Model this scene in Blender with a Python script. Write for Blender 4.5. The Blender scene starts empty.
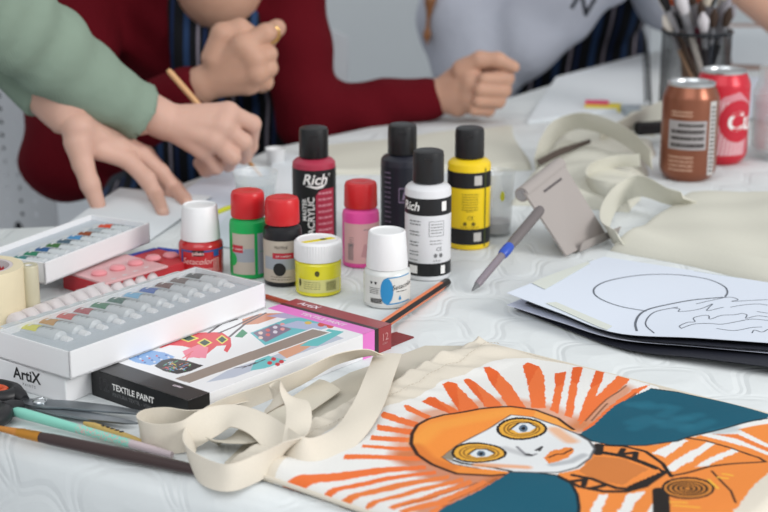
import bpy, bmesh, math, random
import numpy as np
from mathutils import Vector, Matrix
random.seed(7)
SC = bpy.context.scene
COL = SC.collection
TZ = 75.0                     # table height in cm; all lengths below are centimetres
CH = 43.0                     # camera above the table top
PITCH = math.radians(16.0)
FPX = 1590.0
K = 0.01
# ---------------------------------------------------------------- camera, light, exposure
cd = bpy.data.cameras.new('camera'); cam = bpy.data.objects.new('camera', cd); COL.objects.link(cam)
cam.location = (0, 0, (TZ+CH)*K); cam.rotation_euler = (math.radians(90)-PITCH, 0, 0)
cd.sensor_width = 36; cd.lens = 36*FPX/768; cd.clip_start = .05; cd.clip_end = 60
cd.dof.use_dof = True; cd.dof.focus_distance = 1.25; cd.dof.aperture_fstop = 8.5; cd.dof.aperture_blades = 0
SC.camera = cam
SC.view_settings.view_transform = 'Standard'; SC.view_settings.look = 'None'
SC.view_settings.gamma = 1; SC.view_settings.use_curve_mapping = False
SC.view_settings.exposure = 0.0
w = bpy.data.worlds.new('daylight'); SC.world = w; w.use_nodes = True
w.node_tree.nodes['Background'].inputs[0].default_value = (0.95, 0.98, 1.0, 1)
w.node_tree.nodes['Background'].inputs[1].default_value = 0.68
def area(name, loc, target, sx, sy, power, col):
    l = bpy.data.lights.new(name, 'AREA'); l.shape = 'RECTANGLE'; l.size = sx; l.size_y = sy
    l.energy = power; l.color = col
    o = bpy.data.objects.new(name, l); COL.objects.link(o); o.location = loc
    o.rotation_euler = (Vector(target)-Vector(loc)).to_track_quat('-Z', 'Y').to_euler(); return o
area('window_light', (2.3, .1, 2.0), (0, 1.6, .75), 1.1, 1.0, 48, (1, .985, .965))
area('ceiling_light', (-.4, -.3, 2.4), (0, 1.6, .7), 2.0, 1.4, 20, (.97, .985, 1))

# ---------------------------------------------------------------- calibration helpers
def P(px, py, h=0.0):
    """point h cm above the table top seen at a photo position"""
    u = (px-384)/FPX; v = (py-256)/FPX
    dy = math.cos(PITCH)-v*math.sin(PITCH); dz = -math.sin(PITCH)-v*math.cos(PITCH)
    t = (h-CH)/dz
    return Vector((u*t, dy*t, TZ+h))
def Q(px, py, y):
    """point at ground distance y"""
    u = (px-384)/FPX; v = (py-256)/FPX
    dy = math.cos(PITCH)-v*math.sin(PITCH); dz = -math.sin(PITCH)-v*math.cos(PITCH)
    t = y/dy
    return Vector((u*t, y, TZ+CH+dz*t))
def s2l(c):
    if isinstance(c, str):
        c = c.lstrip('#'); c = [int(c[i:i+2], 16)/255 for i in (0, 2, 4)]
    return [x/12.92 if x <= .04045 else ((x+.055)/1.055)**2.4 for x in c[:3]]
MATS = {}
def mat(name, col='#cccccc', rough=.6, metal=0, spec=.5, noise=0, nscale=200, bump=0, bscale=300, trans=0, alpha=1, coat=0, attr=False, sss=0, ior=1.45, sheen=0):
    if name in MATS: return MATS[name]
    m = bpy.data.materials.new(name); m.use_nodes = True; MATS[name] = m
    nt = m.node_tree; b = nt.nodes['Principled BSDF']; L = nt.links
    c = s2l(col)+[1]
    b.inputs['Base Color'].default_value = c; b.inputs['Roughness'].default_value = rough
    b.inputs['Metallic'].default_value = metal; b.inputs['Specular IOR Level'].default_value = spec
    b.inputs['Transmission Weight'].default_value = trans; b.inputs['Alpha'].default_value = alpha
    b.inputs['Coat Weight'].default_value = coat; b.inputs['IOR'].default_value = ior
    b.inputs['Sheen Weight'].default_value = sheen
    if sss:
        b.inputs['Subsurface Weight'].default_value = sss; b.inputs['Subsurface Radius'].default_value = (.01, .004, .002)
    tc = nt.nodes.new('ShaderNodeTexCoord')
    src = None
    if attr:
        a = nt.nodes.new('ShaderNodeAttribute'); a.attribute_name = 'paint'; src = a.outputs['Color']
    if noise:
        n = nt.nodes.new('ShaderNodeTexNoise'); n.inputs['Scale'].default_value = nscale; n.inputs['Detail'].default_value = 4
        L.new(tc.outputs['Object'], n.inputs['Vector'])
        r = nt.nodes.new('ShaderNodeMapRange'); r.inputs[3].default_value = 1-noise; r.inputs[4].default_value = 1+noise
        L.new(n.outputs['Fac'], r.inputs[0])
        mx = nt.nodes.new('ShaderNodeMix'); mx.data_type = 'RGBA'; mx.blend_type = 'MULTIPLY'; mx.inputs[0].default_value = 1
        if src: L.new(src, mx.inputs[6])
        else: mx.inputs[6].default_value = c
        L.new(r.outputs[0], mx.inputs[7]); src = mx.outputs[2]
    if src: L.new(src, b.inputs['Base Color'])
    if bump:
        n = nt.nodes.new('ShaderNodeTexNoise'); n.inputs['Scale'].default_value = bscale; n.inputs['Detail'].default_value = 3
        L.new(tc.outputs['Object'], n.inputs['Vector'])
        bp = nt.nodes.new('ShaderNodeBump'); bp.inputs['Strength'].default_value = 1; bp.inputs['Distance'].default_value = bump*K
        L.new(n.outputs['Fac'], bp.inputs['Height']); L.new(bp.outputs[0], b.inputs['Normal'])
    return m
def film_mat(name, tint, gloss=.25, opac=.1, rough=.08):
    """thin clear plastic: transparent with a glossy coat"""
    if name in MATS: return MATS[name]
    m = bpy.data.materials.new(name); m.use_nodes = True; MATS[name] = m
    nt = m.node_tree; nt.nodes.clear(); L = nt.links
    o = nt.nodes.new('ShaderNodeOutputMaterial'); t = nt.nodes.new('ShaderNodeBsdfTransparent'); g = nt.nodes.new('ShaderNodeBsdfGlossy')
    d = nt.nodes.new('ShaderNodeBsdfDiffuse'); d.inputs[0].default_value = s2l(tint)+[1]
    t.inputs[0].default_value = (1, 1, 1, 1); g.inputs['Roughness'].default_value = rough
    a = nt.nodes.new('ShaderNodeMixShader'); a.inputs[0].default_value = opac
    L.new(t.outputs[0], a.inputs[1]); L.new(d.outputs[0], a.inputs[2])
    n = nt.nodes.new('ShaderNodeTexNoise'); n.inputs['Scale'].default_value = 60
    bp = nt.nodes.new('ShaderNodeBump'); bp.inputs['Distance'].default_value = .0004
    L.new(n.outputs['Fac'], bp.inputs['Height']); L.new(bp.outputs[0], g.inputs['Normal'])
    c = nt.nodes.new('ShaderNodeMixShader'); c.inputs[0].default_value = gloss
    L.new(a.outputs[0], c.inputs[1]); L.new(g.outputs[0], c.inputs[2]); L.new(c.outputs[0], o.inputs[0])
    return m

# ---------------------------------------------------------------- mesh helpers
class G:
    """collects geometry (cm)"""
    def __init__(s): s.v = []; s.f = []; s.m = []
    def add(s, vs, fs, mi=0):
        b = len(s.v); s.v += [tuple(x) for x in vs]; s.f += [tuple(i+b for i in f) for f in fs]; s.m += [mi]*len(fs); return s
    def box(s, c, d, rz=0, mi=0, R=None):
        R = R or Matrix.Rotation(rz, 3, 'Z'); vs = []
        for i in range(8):
            q = Vector(((i & 1)-.5, ((i >> 1) & 1)-.5, ((i >> 2) & 1)-.5)); q = Vector((q.x*d[0], q.y*d[1], q.z*d[2]))
            vs.append(R @ q+Vector(c))
        return s.add(vs, [(0, 2, 3, 1), (4, 5, 7, 6), (0, 1, 5, 4), (2, 6, 7, 3), (0, 4, 6, 2), (1, 3, 7, 5)], mi)
    def lathe(s, prof, n=40, c=(0, 0, 0), mi=0, R=None, capb=True, capt=True):
        vs = []
        for r, z in prof:
            for k in range(n):
                a = 2*math.pi*k/n; q = Vector((r*math.cos(a), r*math.sin(a), z))
                vs.append((R @ q if R else q)+Vector(c))
        fs = []
        for i in range(len(prof)-1):
            for k in range(n):
                fs.append((i*n+k, i*n+(k+1) % n, (i+1)*n+(k+1) % n, (i+1)*n+k))
        if capb: fs.append(tuple(range(n))[::-1])
        if capt: fs.append(tuple(range((len(prof)-1)*n, len(prof)*n)))
        return s.add(vs, fs, mi)
    def tube(s, pts, rad, n=12, mi=0, cap=True):
        pts = [Vector(p) for p in pts]; rs = rad if isinstance(rad, (list, tuple)) else [rad]*len(pts)
        vs = []; up = None
        for i, p in enumerate(pts):
            t = (pts[min(i+1, len(pts)-1)]-pts[max(i-1, 0)]).normalized()
            if up is None: up = t.orthogonal().normalized()
            up = (up-t*up.dot(t)).normalized(); sd = t.cross(up)
            for k in range(n):
                a = 2*math.pi*k/n; vs.append(p+(up*math.cos(a)+sd*math.sin(a))*rs[i])
        fs = [(i*n+k, i*n+(k+1) % n, (i+1)*n+(k+1) % n, (i+1)*n+k) for i in range(len(pts)-1) for k in range(n)]
        if cap: fs += [tuple(range(n))[::-1], tuple(range((len(pts)-1)*n, len(pts)*n))]
        return s.add(vs, fs, mi)
    def poly(s, pts, z0, z1, mi=0):
        n = len(pts); vs = [(p[0], p[1], z0) for p in pts]+[(p[0], p[1], z1) for p in pts]
        fs = [tuple(range(n))[::-1], tuple(range(n, 2*n))]+[(i, (i+1) % n, (i+1) % n+n, i+n) for i in range(n)]
        return s.add(vs, fs, mi)
def empty(name, loc=(0, 0, 0), rz=0):
    o = bpy.data.objects.new(name, None); COL.objects.link(o); o.empty_display_size = .02
    o.location = Vector(loc)*K; o.rotation_euler = (0, 0, rz); return o
def tag(o, label=None, cat=None, group=None, kind=None):
    if label: o['label'] = label
    if cat: o['category'] = cat
    if group: o['group'] = group
    if kind: o['kind'] = kind
    return o
def build(name, g, mats, parent=None, loc=None, rz=0, smooth=None, bevel=0, world=False):
    """world=True: vertices are in world cm, the origin is moved to their base"""
    if not isinstance(mats, (list, tuple)): mats = [mats]
    me = bpy.data.meshes.new(name); V = [Vector(v) for v in g.v]
    o = bpy.data.objects.new(name, me); COL.objects.link(o)
    off = Vector((0, 0, 0))
    if world and not parent:
        lo = Vector([min(v[i] for v in V) for i in range(3)]); hi = Vector([max(v[i] for v in V) for i in range(3)])
        off = Vector(((lo.x+hi.x)/2, (lo.y+hi.y)/2, lo.z)); o.location = off*K
    if loc is not None: o.location = Vector(loc)*K
    if rz: o.rotation_euler = (0, 0, rz)
    me.from_pydata([tuple((v-off)*K) for v in V], [], g.f)
    for m in mats: me.materials.append(m)
    if len(mats) > 1: me.polygons.foreach_set('material_index', g.m)
    bm = bmesh.new(); bm.from_mesh(me); bmesh.ops.recalc_face_normals(bm, faces=bm.faces); bm.to_mesh(me); bm.free()
    if smooth is not None:
        me.polygons.foreach_set('use_smooth', [True]*len(me.polygons))
        if smooth < 180: me.set_sharp_from_angle(angle=math.radians(smooth))
    if bevel:
        md = o.modifiers.new('bevel', 'BEVEL'); md.width = bevel*K; md.segments = 2; md.limit_method = 'ANGLE'
    if parent:
        o.parent = parent
        if world:
            o.matrix_parent_inverse = wm(parent).inverted()
    return o
def wm(o):
    b = Matrix.Translation(o.location) @ o.rotation_euler.to_matrix().to_4x4()
    return wm(o.parent) @ o.matrix_parent_inverse @ b if o.parent else b
def copy_tree(o, parent=None):
    c = o.copy(); COL.objects.link(c)
    if parent: c.parent = parent
    for ch in [x for x in bpy.data.objects if x.parent == o]: copy_tree(ch, c)
    return c
_txt = {}
def text_geo(s, size, bold=False, outline=False, shear=0, align='CENTER'):
    """flat text as polygons; returns (verts2d, faces)"""
    cu = bpy.data.curves.new('t', 'FONT'); cu.body = s; cu.size = size*K; cu.align_x = align; cu.align_y = 'CENTER'
    cu.shear = shear; cu.resolution_u = 3
    if bold: cu.offset = size*K*.022
    if outline: cu.fill_mode = 'NONE'; cu.bevel_depth = size*K*.012
    o = bpy.data.objects.new('t', cu); COL.objects.link(o)
    dg = bpy.context.evaluated_depsgraph_get(); me = bpy.data.meshes.new_from_object(o.evaluated_get(dg))
    vs = [(v.co.x/K, v.co.y/K) for v in me.vertices]; fs = [tuple(p.vertices) for p in me.polygons]
    bpy.data.objects.remove(o); bpy.data.curves.remove(cu); bpy.data.meshes.remove(me)
    return vs, fs
def add_text(g, s, size, M, mi=0, **kw):
    """M: 4x4 placing the xy plane of the text"""
    vs, fs = text_geo(s, size, **kw); return g.add([M @ Vector((x, y, 0)) for x, y in vs], fs, mi)
def wrap_text(g, s, size, r, u, z, mi=0, rot=0, taper=0, **kw):
    vs, fs = text_geo(s, size, **kw); c, n = math.cos(rot), math.sin(rot); out = []
    for x, y in vs:
        X = x*c-y*n+u; Z = x*n+y*c+z; a = X/r; out.append((r*math.sin(a), -r*math.cos(a), Z))
    return g.add(out, fs, mi)
def wrap_poly(g, pts, r, mi=0, step=.25):
    """2D polygon (arc length, height) wrapped on a cylinder, front is -Y"""
    x0 = min(p[0] for p in pts); x1 = max(p[0] for p in pts); n = max(1, int(math.ceil((x1-x0)/step)))
    def clip(ps, xc, keep):
        out = []
        for i in range(len(ps)):
            a, b = ps[i], ps[(i+1) % len(ps)]; ia = keep*(a[0]-xc) >= -1e-9; ib = keep*(b[0]-xc) >= -1e-9
            if ia: out.append(a)
            if ia != ib:
                t = (xc-a[0])/(b[0]-a[0]); out.append((xc, a[1]+t*(b[1]-a[1])))
        return out
    for i in range(n):
        a = x0+(x1-x0)*i/n; b = x0+(x1-x0)*(i+1)/n
        q = clip(clip(list(pts), a, 1), b, -1)
        if len(q) < 3: continue
        g.add([(r*math.sin(x/r), -r*math.cos(x/r), z) for x, z in q], [tuple(range(len(q)))], mi)
    return g
def rect(u0, u1, z0, z1): return [(u0, z0), (u1, z0), (u1, z1), (u0, z1)]
def ell(cx, cy, rx, ry, n=28, rot=0):
    c, s = math.cos(rot), math.sin(rot)
    return [(cx+rx*math.cos(a)*c-ry*math.sin(a)*s, cy+rx*math.cos(a)*s+ry*math.sin(a)*c) for a in [2*math.pi*k/n for k in range(n)]]
def rrect(x0, y0, x1, y1, r, n=5):
    o = []
    for cx, cy, a0 in ((x1-r, y0+r, -90), (x1-r, y1-r, 0), (x0+r, y1-r, 90), (x0+r, y0+r, 180)):
        for k in range(n+1):
            a = math.radians(a0+90*k/n); o.append((cx+r*math.cos(a), cy+r*math.sin(a)))
    return o
def smooth_path(pts, m=8):
    """Catmull-Rom through vectors of any length"""
    P_ = [np.array(p, float) for p in pts]; P_ = [2*P_[0]-P_[1]]+P_+[2*P_[-1]-P_[-2]]; out = []
    for i in range(1, len(P_)-2):
        a, b, c, d = P_[i-1:i+3]
        for k in range(m):
            t = k/m; out.append(.5*((2*b)+(-a+c)*t+(2*a-5*b+4*c-d)*t*t+(-a+3*b-3*c+d)*t**3))
    out.append(P_[-2]); return out
def ribbon(g, pts, width, thick=.14, mi=0, m=8, rows=5):
    """pts: (x,y,z, wx,wy,wz) centre line and lateral direction"""
    S = smooth_path(pts, m); n = len(S); vs = []
    C = [Vector(p[:3]) for p in S]; W = [Vector(p[3:6]).normalized() for p in S]
    for i in range(n):
        t = (C[min(i+1, n-1)]-C[max(i-1, 0)]).normalized(); wv = (W[i]-t*W[i].dot(t)*.8).normalized(); nn = t.cross(wv).normalized()
        ring = []
        for j in range(rows): ring.append((-.5+j/(rows-1), .5))
        for j in range(rows): ring.append((.5-j/(rows-1), -.5))
        for a, b in ring:
            cup = .12*math.sin(i*.35)*(1-4*a*a)
            vs.append(C[i]+wv*a*width+nn*(b*thick*(1-.5*(abs(a) > .49))+cup))
    R = 2*rows
    fs = [(i*R+k, i*R+(k+1) % R, (i+1)*R+(k+1) % R, (i+1)*R+k) for i in range(n-1) for k in range(R)]
    fs += [tuple(range(R))[::-1], tuple(range((n-1)*R, n*R))]
    return g.add(vs, fs, mi)
class Paint:
    """paints flat shapes into a colour attribute of a dense grid; coordinates are in the surface's own plane"""
    def __init__(s, pts, base): s.p = np.asarray(pts, float); s.c = np.tile(np.array(s2l(base)), (len(s.p), 1))
    def inside(s, poly):
        poly = np.asarray(poly, float); x, y = s.p[:, 0], s.p[:, 1]; r = np.zeros(len(x), bool)
        lo, hi = poly.min(0), poly.max(0); idx = np.where((x >= lo[0]) & (x <= hi[0]) & (y >= lo[1]) & (y <= hi[1]))[0]
        X, Y = x[idx], y[idx]; ins = np.zeros(len(idx), bool); n = len(poly)
        for i in range(n):
            x1, y1 = poly[i]; x2, y2 = poly[(i+1) % n]
            c = (y1 > Y) != (y2 > Y)
            with np.errstate(divide='ignore', invalid='ignore'):
                xi = (x2-x1)*(Y-y1)/(y2-y1)+x1
            ins ^= c & (X < xi)
        r[idx] = ins; return r
    def fill(s, poly, col, a=1, noise=None):
        m = s.inside(poly); c = np.array(s2l(col)); s.c[m] = s.c[m]*(1-a)+c*a
    def stroke(s, pts, wd, col, a=1, soft=0):
        pts = np.asarray(pts, float); c = np.array(s2l(col)); D = np.full(len(s.p), 1e9)
        lo, hi = pts.min(0)-wd-soft, pts.max(0)+wd+soft
        idx = np.where(((s.p >= lo) & (s.p <= hi)).all(1))[0]; q = s.p[idx]; d = np.full(len(idx), 1e9)
        for i in range(len(pts)-1):
            A, B = pts[i], pts[i+1]; ab = B-A; t = np.clip(((q-A) @ ab)/max(ab @ ab, 1e-9), 0, 1)
            d = np.minimum(d, np.linalg.norm(q-A-t[:, None]*ab, axis=1))
        k = np.clip(1-(d-wd/2)/soft, 0, 1) if soft else (d < wd/2).astype(float)
        k = k[:, None]*a; s.c[idx] = s.c[idx]*(1-k)+c*k
    def apply(s, o, base=0):
        me = o.data; at = me.color_attributes.new('paint', 'FLOAT_COLOR', 'POINT'); n = len(me.vertices)
        arr = np.ones((n, 4)); arr[:len(s.c), :3] = s.c
        at.data.foreach_set('color', arr.ravel())

# ---------------------------------------------------------------- signed distance bodies
def sdf_cap(a, b, ra, rb):
    a = np.array(a, float); b = np.array(b, float)
    def f(p):
        ab = b-a; t = np.clip(((p-a) @ ab)/max(ab @ ab, 1e-9), 0, 1)
        return np.linalg.norm(p-a-t[..., None]*ab, axis=-1)-(ra+(rb-ra)*t)
    return f, np.minimum(a, b)-max(ra, rb), np.maximum(a, b)+max(ra, rb)
def sdf_mesh(prims, res, k, cuts=(), clip=None, extra=None):
    """smooth union of tapered capsules, polygonised with surface nets"""
    fs = [sdf_cap(*q) for q in prims]
    lo = np.min([f[1] for f in fs], 0)-2*res-k*.3; hi = np.max([f[2] for f in fs], 0)+2*res+k*.3
    if clip: lo = np.maximum(lo, clip[0]); hi = np.minimum(hi, clip[1])
    n = np.ceil((hi-lo)/res).astype(int)+1
    ax = [lo[i]+res*np.arange(n[i]) for i in range(3)]
    D = np.full(tuple(n), 1e3, np.float32)
    for f, l, h in fs:
        m = k+2.5*res; i0 = [max(0, int((l[i]-m-lo[i])/res)) for i in range(3)]; i1 = [min(n[i], int((h[i]+m-lo[i])/res)+2) for i in range(3)]
        if any(i1[i] <= i0[i] for i in range(3)): continue
        gx = np.stack(np.meshgrid(ax[0][i0[0]:i1[0]], ax[1][i0[1]:i1[1]], ax[2][i0[2]:i1[2]], indexing='ij'), -1)
        d = f(gx).astype(np.float32); s = (slice(i0[0], i1[0]), slice(i0[1], i1[1]), slice(i0[2], i1[2]))
        o = D[s]; hh = np.clip(.5+.5*(o-d)/k, 0, 1); D[s] = o+(d-o)*hh-k*hh*(1-hh)
    if extra or cuts:
        gx = np.stack(np.meshgrid(*ax, indexing='ij'), -1)
        if extra: D = D+extra(gx).astype(np.float32)
        for c in cuts: D = np.maximum(D, c(gx).astype(np.float32))
    S = D < 0
    c8 = [S[a:n[0]-1+a, b:n[1]-1+b, c:n[2]-1+c] for a in (0, 1) for b in (0, 1) for c in (0, 1)]
    cnt = sum(x.astype(np.int8) for x in c8); act = (cnt > 0) & (cnt < 8)
    idx = -np.ones(act.shape, int); cells = np.argwhere(act); idx[act] = np.arange(len(cells))
    acc = np.zeros((len(cells), 3)); num = np.zeros(len(cells))
    corners = [(a, b, c) for a in (0, 1) for b in (0, 1) for c in (0, 1)]
    for i in range(8):
        for j in range(i+1, 8):
            ci, cj = np.array(corners[i]), np.array(corners[j])
            if abs(ci-cj).sum() != 1: continue
            A = cells+ci; B = cells+cj; da = D[tuple(A.T)]; db = D[tuple(B.T)]; m = (da < 0) != (db < 0)
            t = np.where(m, da/np.where(m, da-db, 1), 0)[:, None]; acc += np.where(m[:, None], A+(B-A)*t, 0); num += m
    V = lo+res*acc/num[:, None]
    F = []
    for axi in range(3):
        u, v = [(1, 2), (2, 0), (0, 1)][axi]
        sl0 = [slice(None)]*3; sl1 = [slice(None)]*3; sl0[axi] = slice(0, -1); sl1[axi] = slice(1, None)
        E = np.argwhere(S[tuple(sl0)] != S[tuple(sl1)])
        E = E[(E[:, u] > 0) & (E[:, v] > 0) & (E[:, u] < n[u]-1) & (E[:, v] < n[v]-1)]
        if not len(E): continue
        q = []
        for du, dv in ((0, 0), (1, 0), (1, 1), (0, 1)):
            c = E.copy(); c[:, u] -= du; c[:, v] -= dv; q.append(idx[tuple(c.T)])
        q = np.stack(q, 1); flip = ~S[tuple(E.T)]; q[flip] = q[flip][:, ::-1]; F.append(q)
    F = np.concatenate(F); F = F[(F >= 0).all(1)]
    return V, F
def sdf_build(name, parts, m, parent=None):
    """parts: list of (V,F); verts in world cm"""
    g_v = []; g_f = []; b = 0
    for V, F in parts: g_v.append(V); g_f.append(F+b); b += len(V)
    V = np.concatenate(g_v); F = np.concatenate(g_f)
    me = bpy.data.meshes.new(name)
    o = bpy.data.objects.new(name, me); COL.objects.link(o)
    off = np.zeros(3)
    if parent is None:
        off = np.array([(V[:, 0].min()+V[:, 0].max())/2, (V[:, 1].min()+V[:, 1].max())/2, V[:, 2].min()]); o.location = Vector(off)*K
    me.from_pydata(((V-off)*K).tolist(), [], F.tolist()); me.materials.append(m)
    me.polygons.foreach_set('use_smooth', [True]*len(me.polygons))
    if parent: o.parent = parent; o.matrix_parent_inverse = Matrix.Translation(parent.location).inverted()
    return o
# ================================================================ the setting
M_wall = mat('wall_paint', '#c2c7ca', .8, noise=.02, nscale=3)
M_floor = mat('floor_vinyl', '#c2c5ca', .55, noise=.05, nscale=6)
tag(build('floor', G().box((0, 200, -3), (900, 800, 6)), M_floor, world=True), kind='structure')
tag(build('wall_back', G().box((0, 520, 140), (900, 10, 280)), M_wall, world=True), kind='structure')
tag(build('baseboard_back', G().box((0, 513.8, 5), (900, 2.4, 10)), mat('baseboard_paint', '#c6c9cd', .5), world=True), kind='structure')

# quilted table cloth over the joined tables
def cloth_material():
    m = bpy.data.materials.new('quilted_cotton'); m.use_nodes = True; nt = m.node_tree; L = nt.links; b = nt.nodes['Principled BSDF']
    b.inputs['Base Color'].default_value = s2l('#d6dadb')+[1]; b.inputs['Roughness'].default_value = .85; b.inputs['Specular IOR Level'].default_value = .2
    def N(t, **k):
        n = nt.nodes.new(t)
        for a, v in k.items(): setattr(n, a, v)
        return n
    def MA(op, a, b_=None, c=None):
        n = N('ShaderNodeMath', operation=op)
        for i, x in enumerate((a, b_, c)):
            if x is None: continue
            if isinstance(x, (int, float)): n.inputs[i].default_value = x
            else: L.new(x, n.inputs[i])
        return n.outputs[0]
    uv = N('ShaderNodeUVMap'); uv.uv_map = 'cloth'
    nz = N('ShaderNodeTexNoise'); nz.inputs['Scale'].default_value = .12; L.new(uv.outputs[0], nz.inputs['Vector'])
    vm = N('ShaderNodeVectorMath', operation='MULTIPLY_ADD'); L.new(nz.outputs['Color'], vm.inputs[0]); vm.inputs[1].default_value = (1.6, 1.6, 0); L.new(uv.outputs[0], vm.inputs[2])
    sx = N('ShaderNodeSeparateXYZ'); L.new(vm.outputs[0], sx.inputs[0]); x, y = sx.outputs[0], sx.outputs[1]
    # ogee lattice: two families of wavy seams, each a doubled stitch line
    def fam(sgn):
        u = MA('ADD', MA('MULTIPLY', x, 1/9.0), MA('MULTIPLY', y, sgn/12.0))
        v = MA('ADD', MA('MULTIPLY', x, 2*math.pi/9.0), MA('MULTIPLY', y, -sgn*2*math.pi/13.0))
        s = MA('MULTIPLY', MA('SINE', v), .14)
        f = MA('FRACT', MA('ADD', u, s)); d = MA('ABSOLUTE', MA('SUBTRACT', f, .5))      # 0 at the seam
        d2 = MA('ABSOLUTE', MA('SUBTRACT', d, .045))
        return MA('MINIMUM', MA('MULTIPLY', d2, 14), 1.0), d
    a1, d1 = fam(1); a2, d2 = fam(-1)
    seam = MA('MULTIPLY', a1, a2)
    puff = MA('MULTIPLY', MA('MULTIPLY', d1, d2), 3.2)
    n2 = N('ShaderNodeTexNoise'); n2.inputs['Scale'].default_value = .5; n2.inputs['Detail'].default_value = 4; L.new(uv.outputs[0], n2.inputs['Vector'])
    h = MA('ADD', MA('ADD', MA('MULTIPLY', seam, .3), puff), MA('MULTIPLY', n2.outputs['Fac'], .35))
    bp = N('ShaderNodeBump'); bp.inputs['Strength'].default_value = .55; bp.inputs['Distance'].default_value = .0042; L.new(h, bp.inputs['Height']); L.new(bp.outputs[0], b.inputs['Normal'])
    return m
e0 = P(-90, 417); e1 = P(0, 438); e2 = P(150, 477); ed = (e2-e0); ed.normalize()
far = [P(-90, 228), P(55, 222), P(200, 172), P(268, 145), P(505, 95), P(650, 50), P(790, 12)]
n0 = e0-ed*25; n1 = e0+ed*110
out = [(n0.x, n0.y), (n1.x, n1.y), (102, n1.y+20), (104, far[-1].y+5)]+[(p.x, p.y) for p in far[::-1]]+[(n0.x-6, far[0].y)]
def offset_poly(ps, d):
    r = []; n = len(ps)
    for i in range(n):
        a, b, c = [Vector(ps[(i+k) % n]) for k in (-1, 0, 1)]
        u = (b-a).normalized(); v = (c-b).normalized(); nu = Vector((u.y, -u.x)); nv = Vector((v.y, -v.x)); mi = (nu+nv).normalized()
        r.append(b+mi*d/max(.5, mi.dot(nu)))
    return r
g = G(); prof = [(-2.4, 0), (-1.7, -.05), (-1.0, -.28), (-.4, -.75), (0, -1.4), (.15, -2.6), (.3, -6), (.6, -14), (.9, -26)]
rings = [offset_poly(out, d) for d, z in prof]; n = len(out)
for (d, z), rg in zip(prof, rings): g.v += [(p.x, p.y, TZ+z) for p in rg]
g.f.append(tuple(range(n)))
for i in range(len(prof)-1):
    for k in range(n): g.f.append((i*n+k, i*n+(k+1) % n, (i+1)*n+(k+1) % n, (i+1)*n+k))
g.m = [0]*len(g.f)
tc = tag(build('tablecloth', g, cloth_material(), world=True, smooth=60), 'white quilted cotton cloth covering the whole work table', 'tablecloth')
me = tc.data; uvl = me.uv_layers.new(name='cloth'); nn = Vector((ed.y, -ed.x, 0))
for lp in me.loops:
    c = (me.vertices[lp.vertex_index].co+tc.location)/K; q = Vector((c.x, c.y, 0))+nn*(TZ-c.z); uvl.data[lp.index].uv = (q.x, q.y)
tb = empty('work_table', (20, 190, 0)); tag(tb, 'long work table hidden under the white quilted cloth', 'table')
inn = offset_poly(out, -2.0)
g = G(); nb = len(inn); g.v = [(p.x, p.y, TZ-3.5) for p in inn]+[(p.x, p.y, TZ-.2) for p in inn]
g.f = [tuple(range(nb)), tuple(range(nb, 2*nb))]+[(i, (i+1) % nb, (i+1) % nb+nb, i+nb) for i in range(nb)]; g.m = [0]*len(g.f)
M_wood = mat('table_laminate', '#c9c4bb', .5); build('tabletop', g, M_wood, tb, world=True)
M_dmetal = mat('dark_metal', '#2a2c30', .4, .8)
for x, y in ((-40, 138), (60, 120), (92, 130), (92, 320), (60, 280), (10, 205)):
    build('leg', G().tube([(x, y, 0), (x, y, TZ-3.6)], 2), M_dmetal, tb, world=True, smooth=40)

# ================================================================ paint bottles
M_blackcap = mat('black_plastic', '#1b1b1d', .38); M_whitecap = mat('white_plastic', '#e3e3e4', .42)
M_redcap = mat('red_plastic', '#c9252a', .32); M_lab_w = mat('label_white', '#dcdcd8', .55); M_lab_k = mat('label_black', '#151518', .45)
M_ink = mat('ink_black', '#1c1c1e', .6); M_ink_g = mat('ink_grey', '#6d6e70', .6); M_ink_w = mat('ink_white', '#e8e6e4', .5)
def facing(p): return math.atan2(-p.x, p.y)
def stand(px, py, r):
    """base centre of a round thing whose front foot shows at row py"""
    p = P(px, py); d = Vector((p.x, p.y, 0)).normalized(); return p+d*r
def ridged(g, r0, z0, r1, z1, n=60, amp=.04, mi=0, top=.12, recess=0):
    """knurled cap"""
    prof = [(r0, z0), (r0+(r1-r0)*.1, z0+(z1-z0)*.08), (r1, z1-top), (r1-top*.35, z1-top*.35), (r1-top, z1)]
    if recess: prof += [(r1-top-.12, z1-recess), (.01, z1-recess)]
    else: prof += [(r1*.5, z1+.01)]
    vs = []; N = n*2
    for i, (r, z) in enumerate(prof):
        for k in range(N):
            a = 2*math.pi*k/N; rr = r+(amp if (k % 2 and 1 <= i <= 2) else 0); vs.append((rr*math.cos(a), rr*math.sin(a), z))
    fs = [(i*N+k, i*N+(k+1) % N, (i+1)*N+(k+1) % N, (i+1)*N+k) for i in range(len(prof)-1) for k in range(N)]
    fs += [tuple(range(N))[::-1], tuple(range((len(prof)-1)*N, len(prof)*N))]
    g.add(vs, fs, mi)
def text_lines(g, r, u, z, wd, rows, dz, mi, h=.05, seed=1):
    """small print: rows of short dashes like words"""
    rd = random.Random(seed)
    for i in range(rows):
        x = u
        while x < u+wd:
            l = rd.uniform(.12, .4); e = min(x+l, u+wd); wrap_poly(g, rect(x, e, z-i*dz, z-i*dz+h), r, mi); x = e+.07
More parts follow.
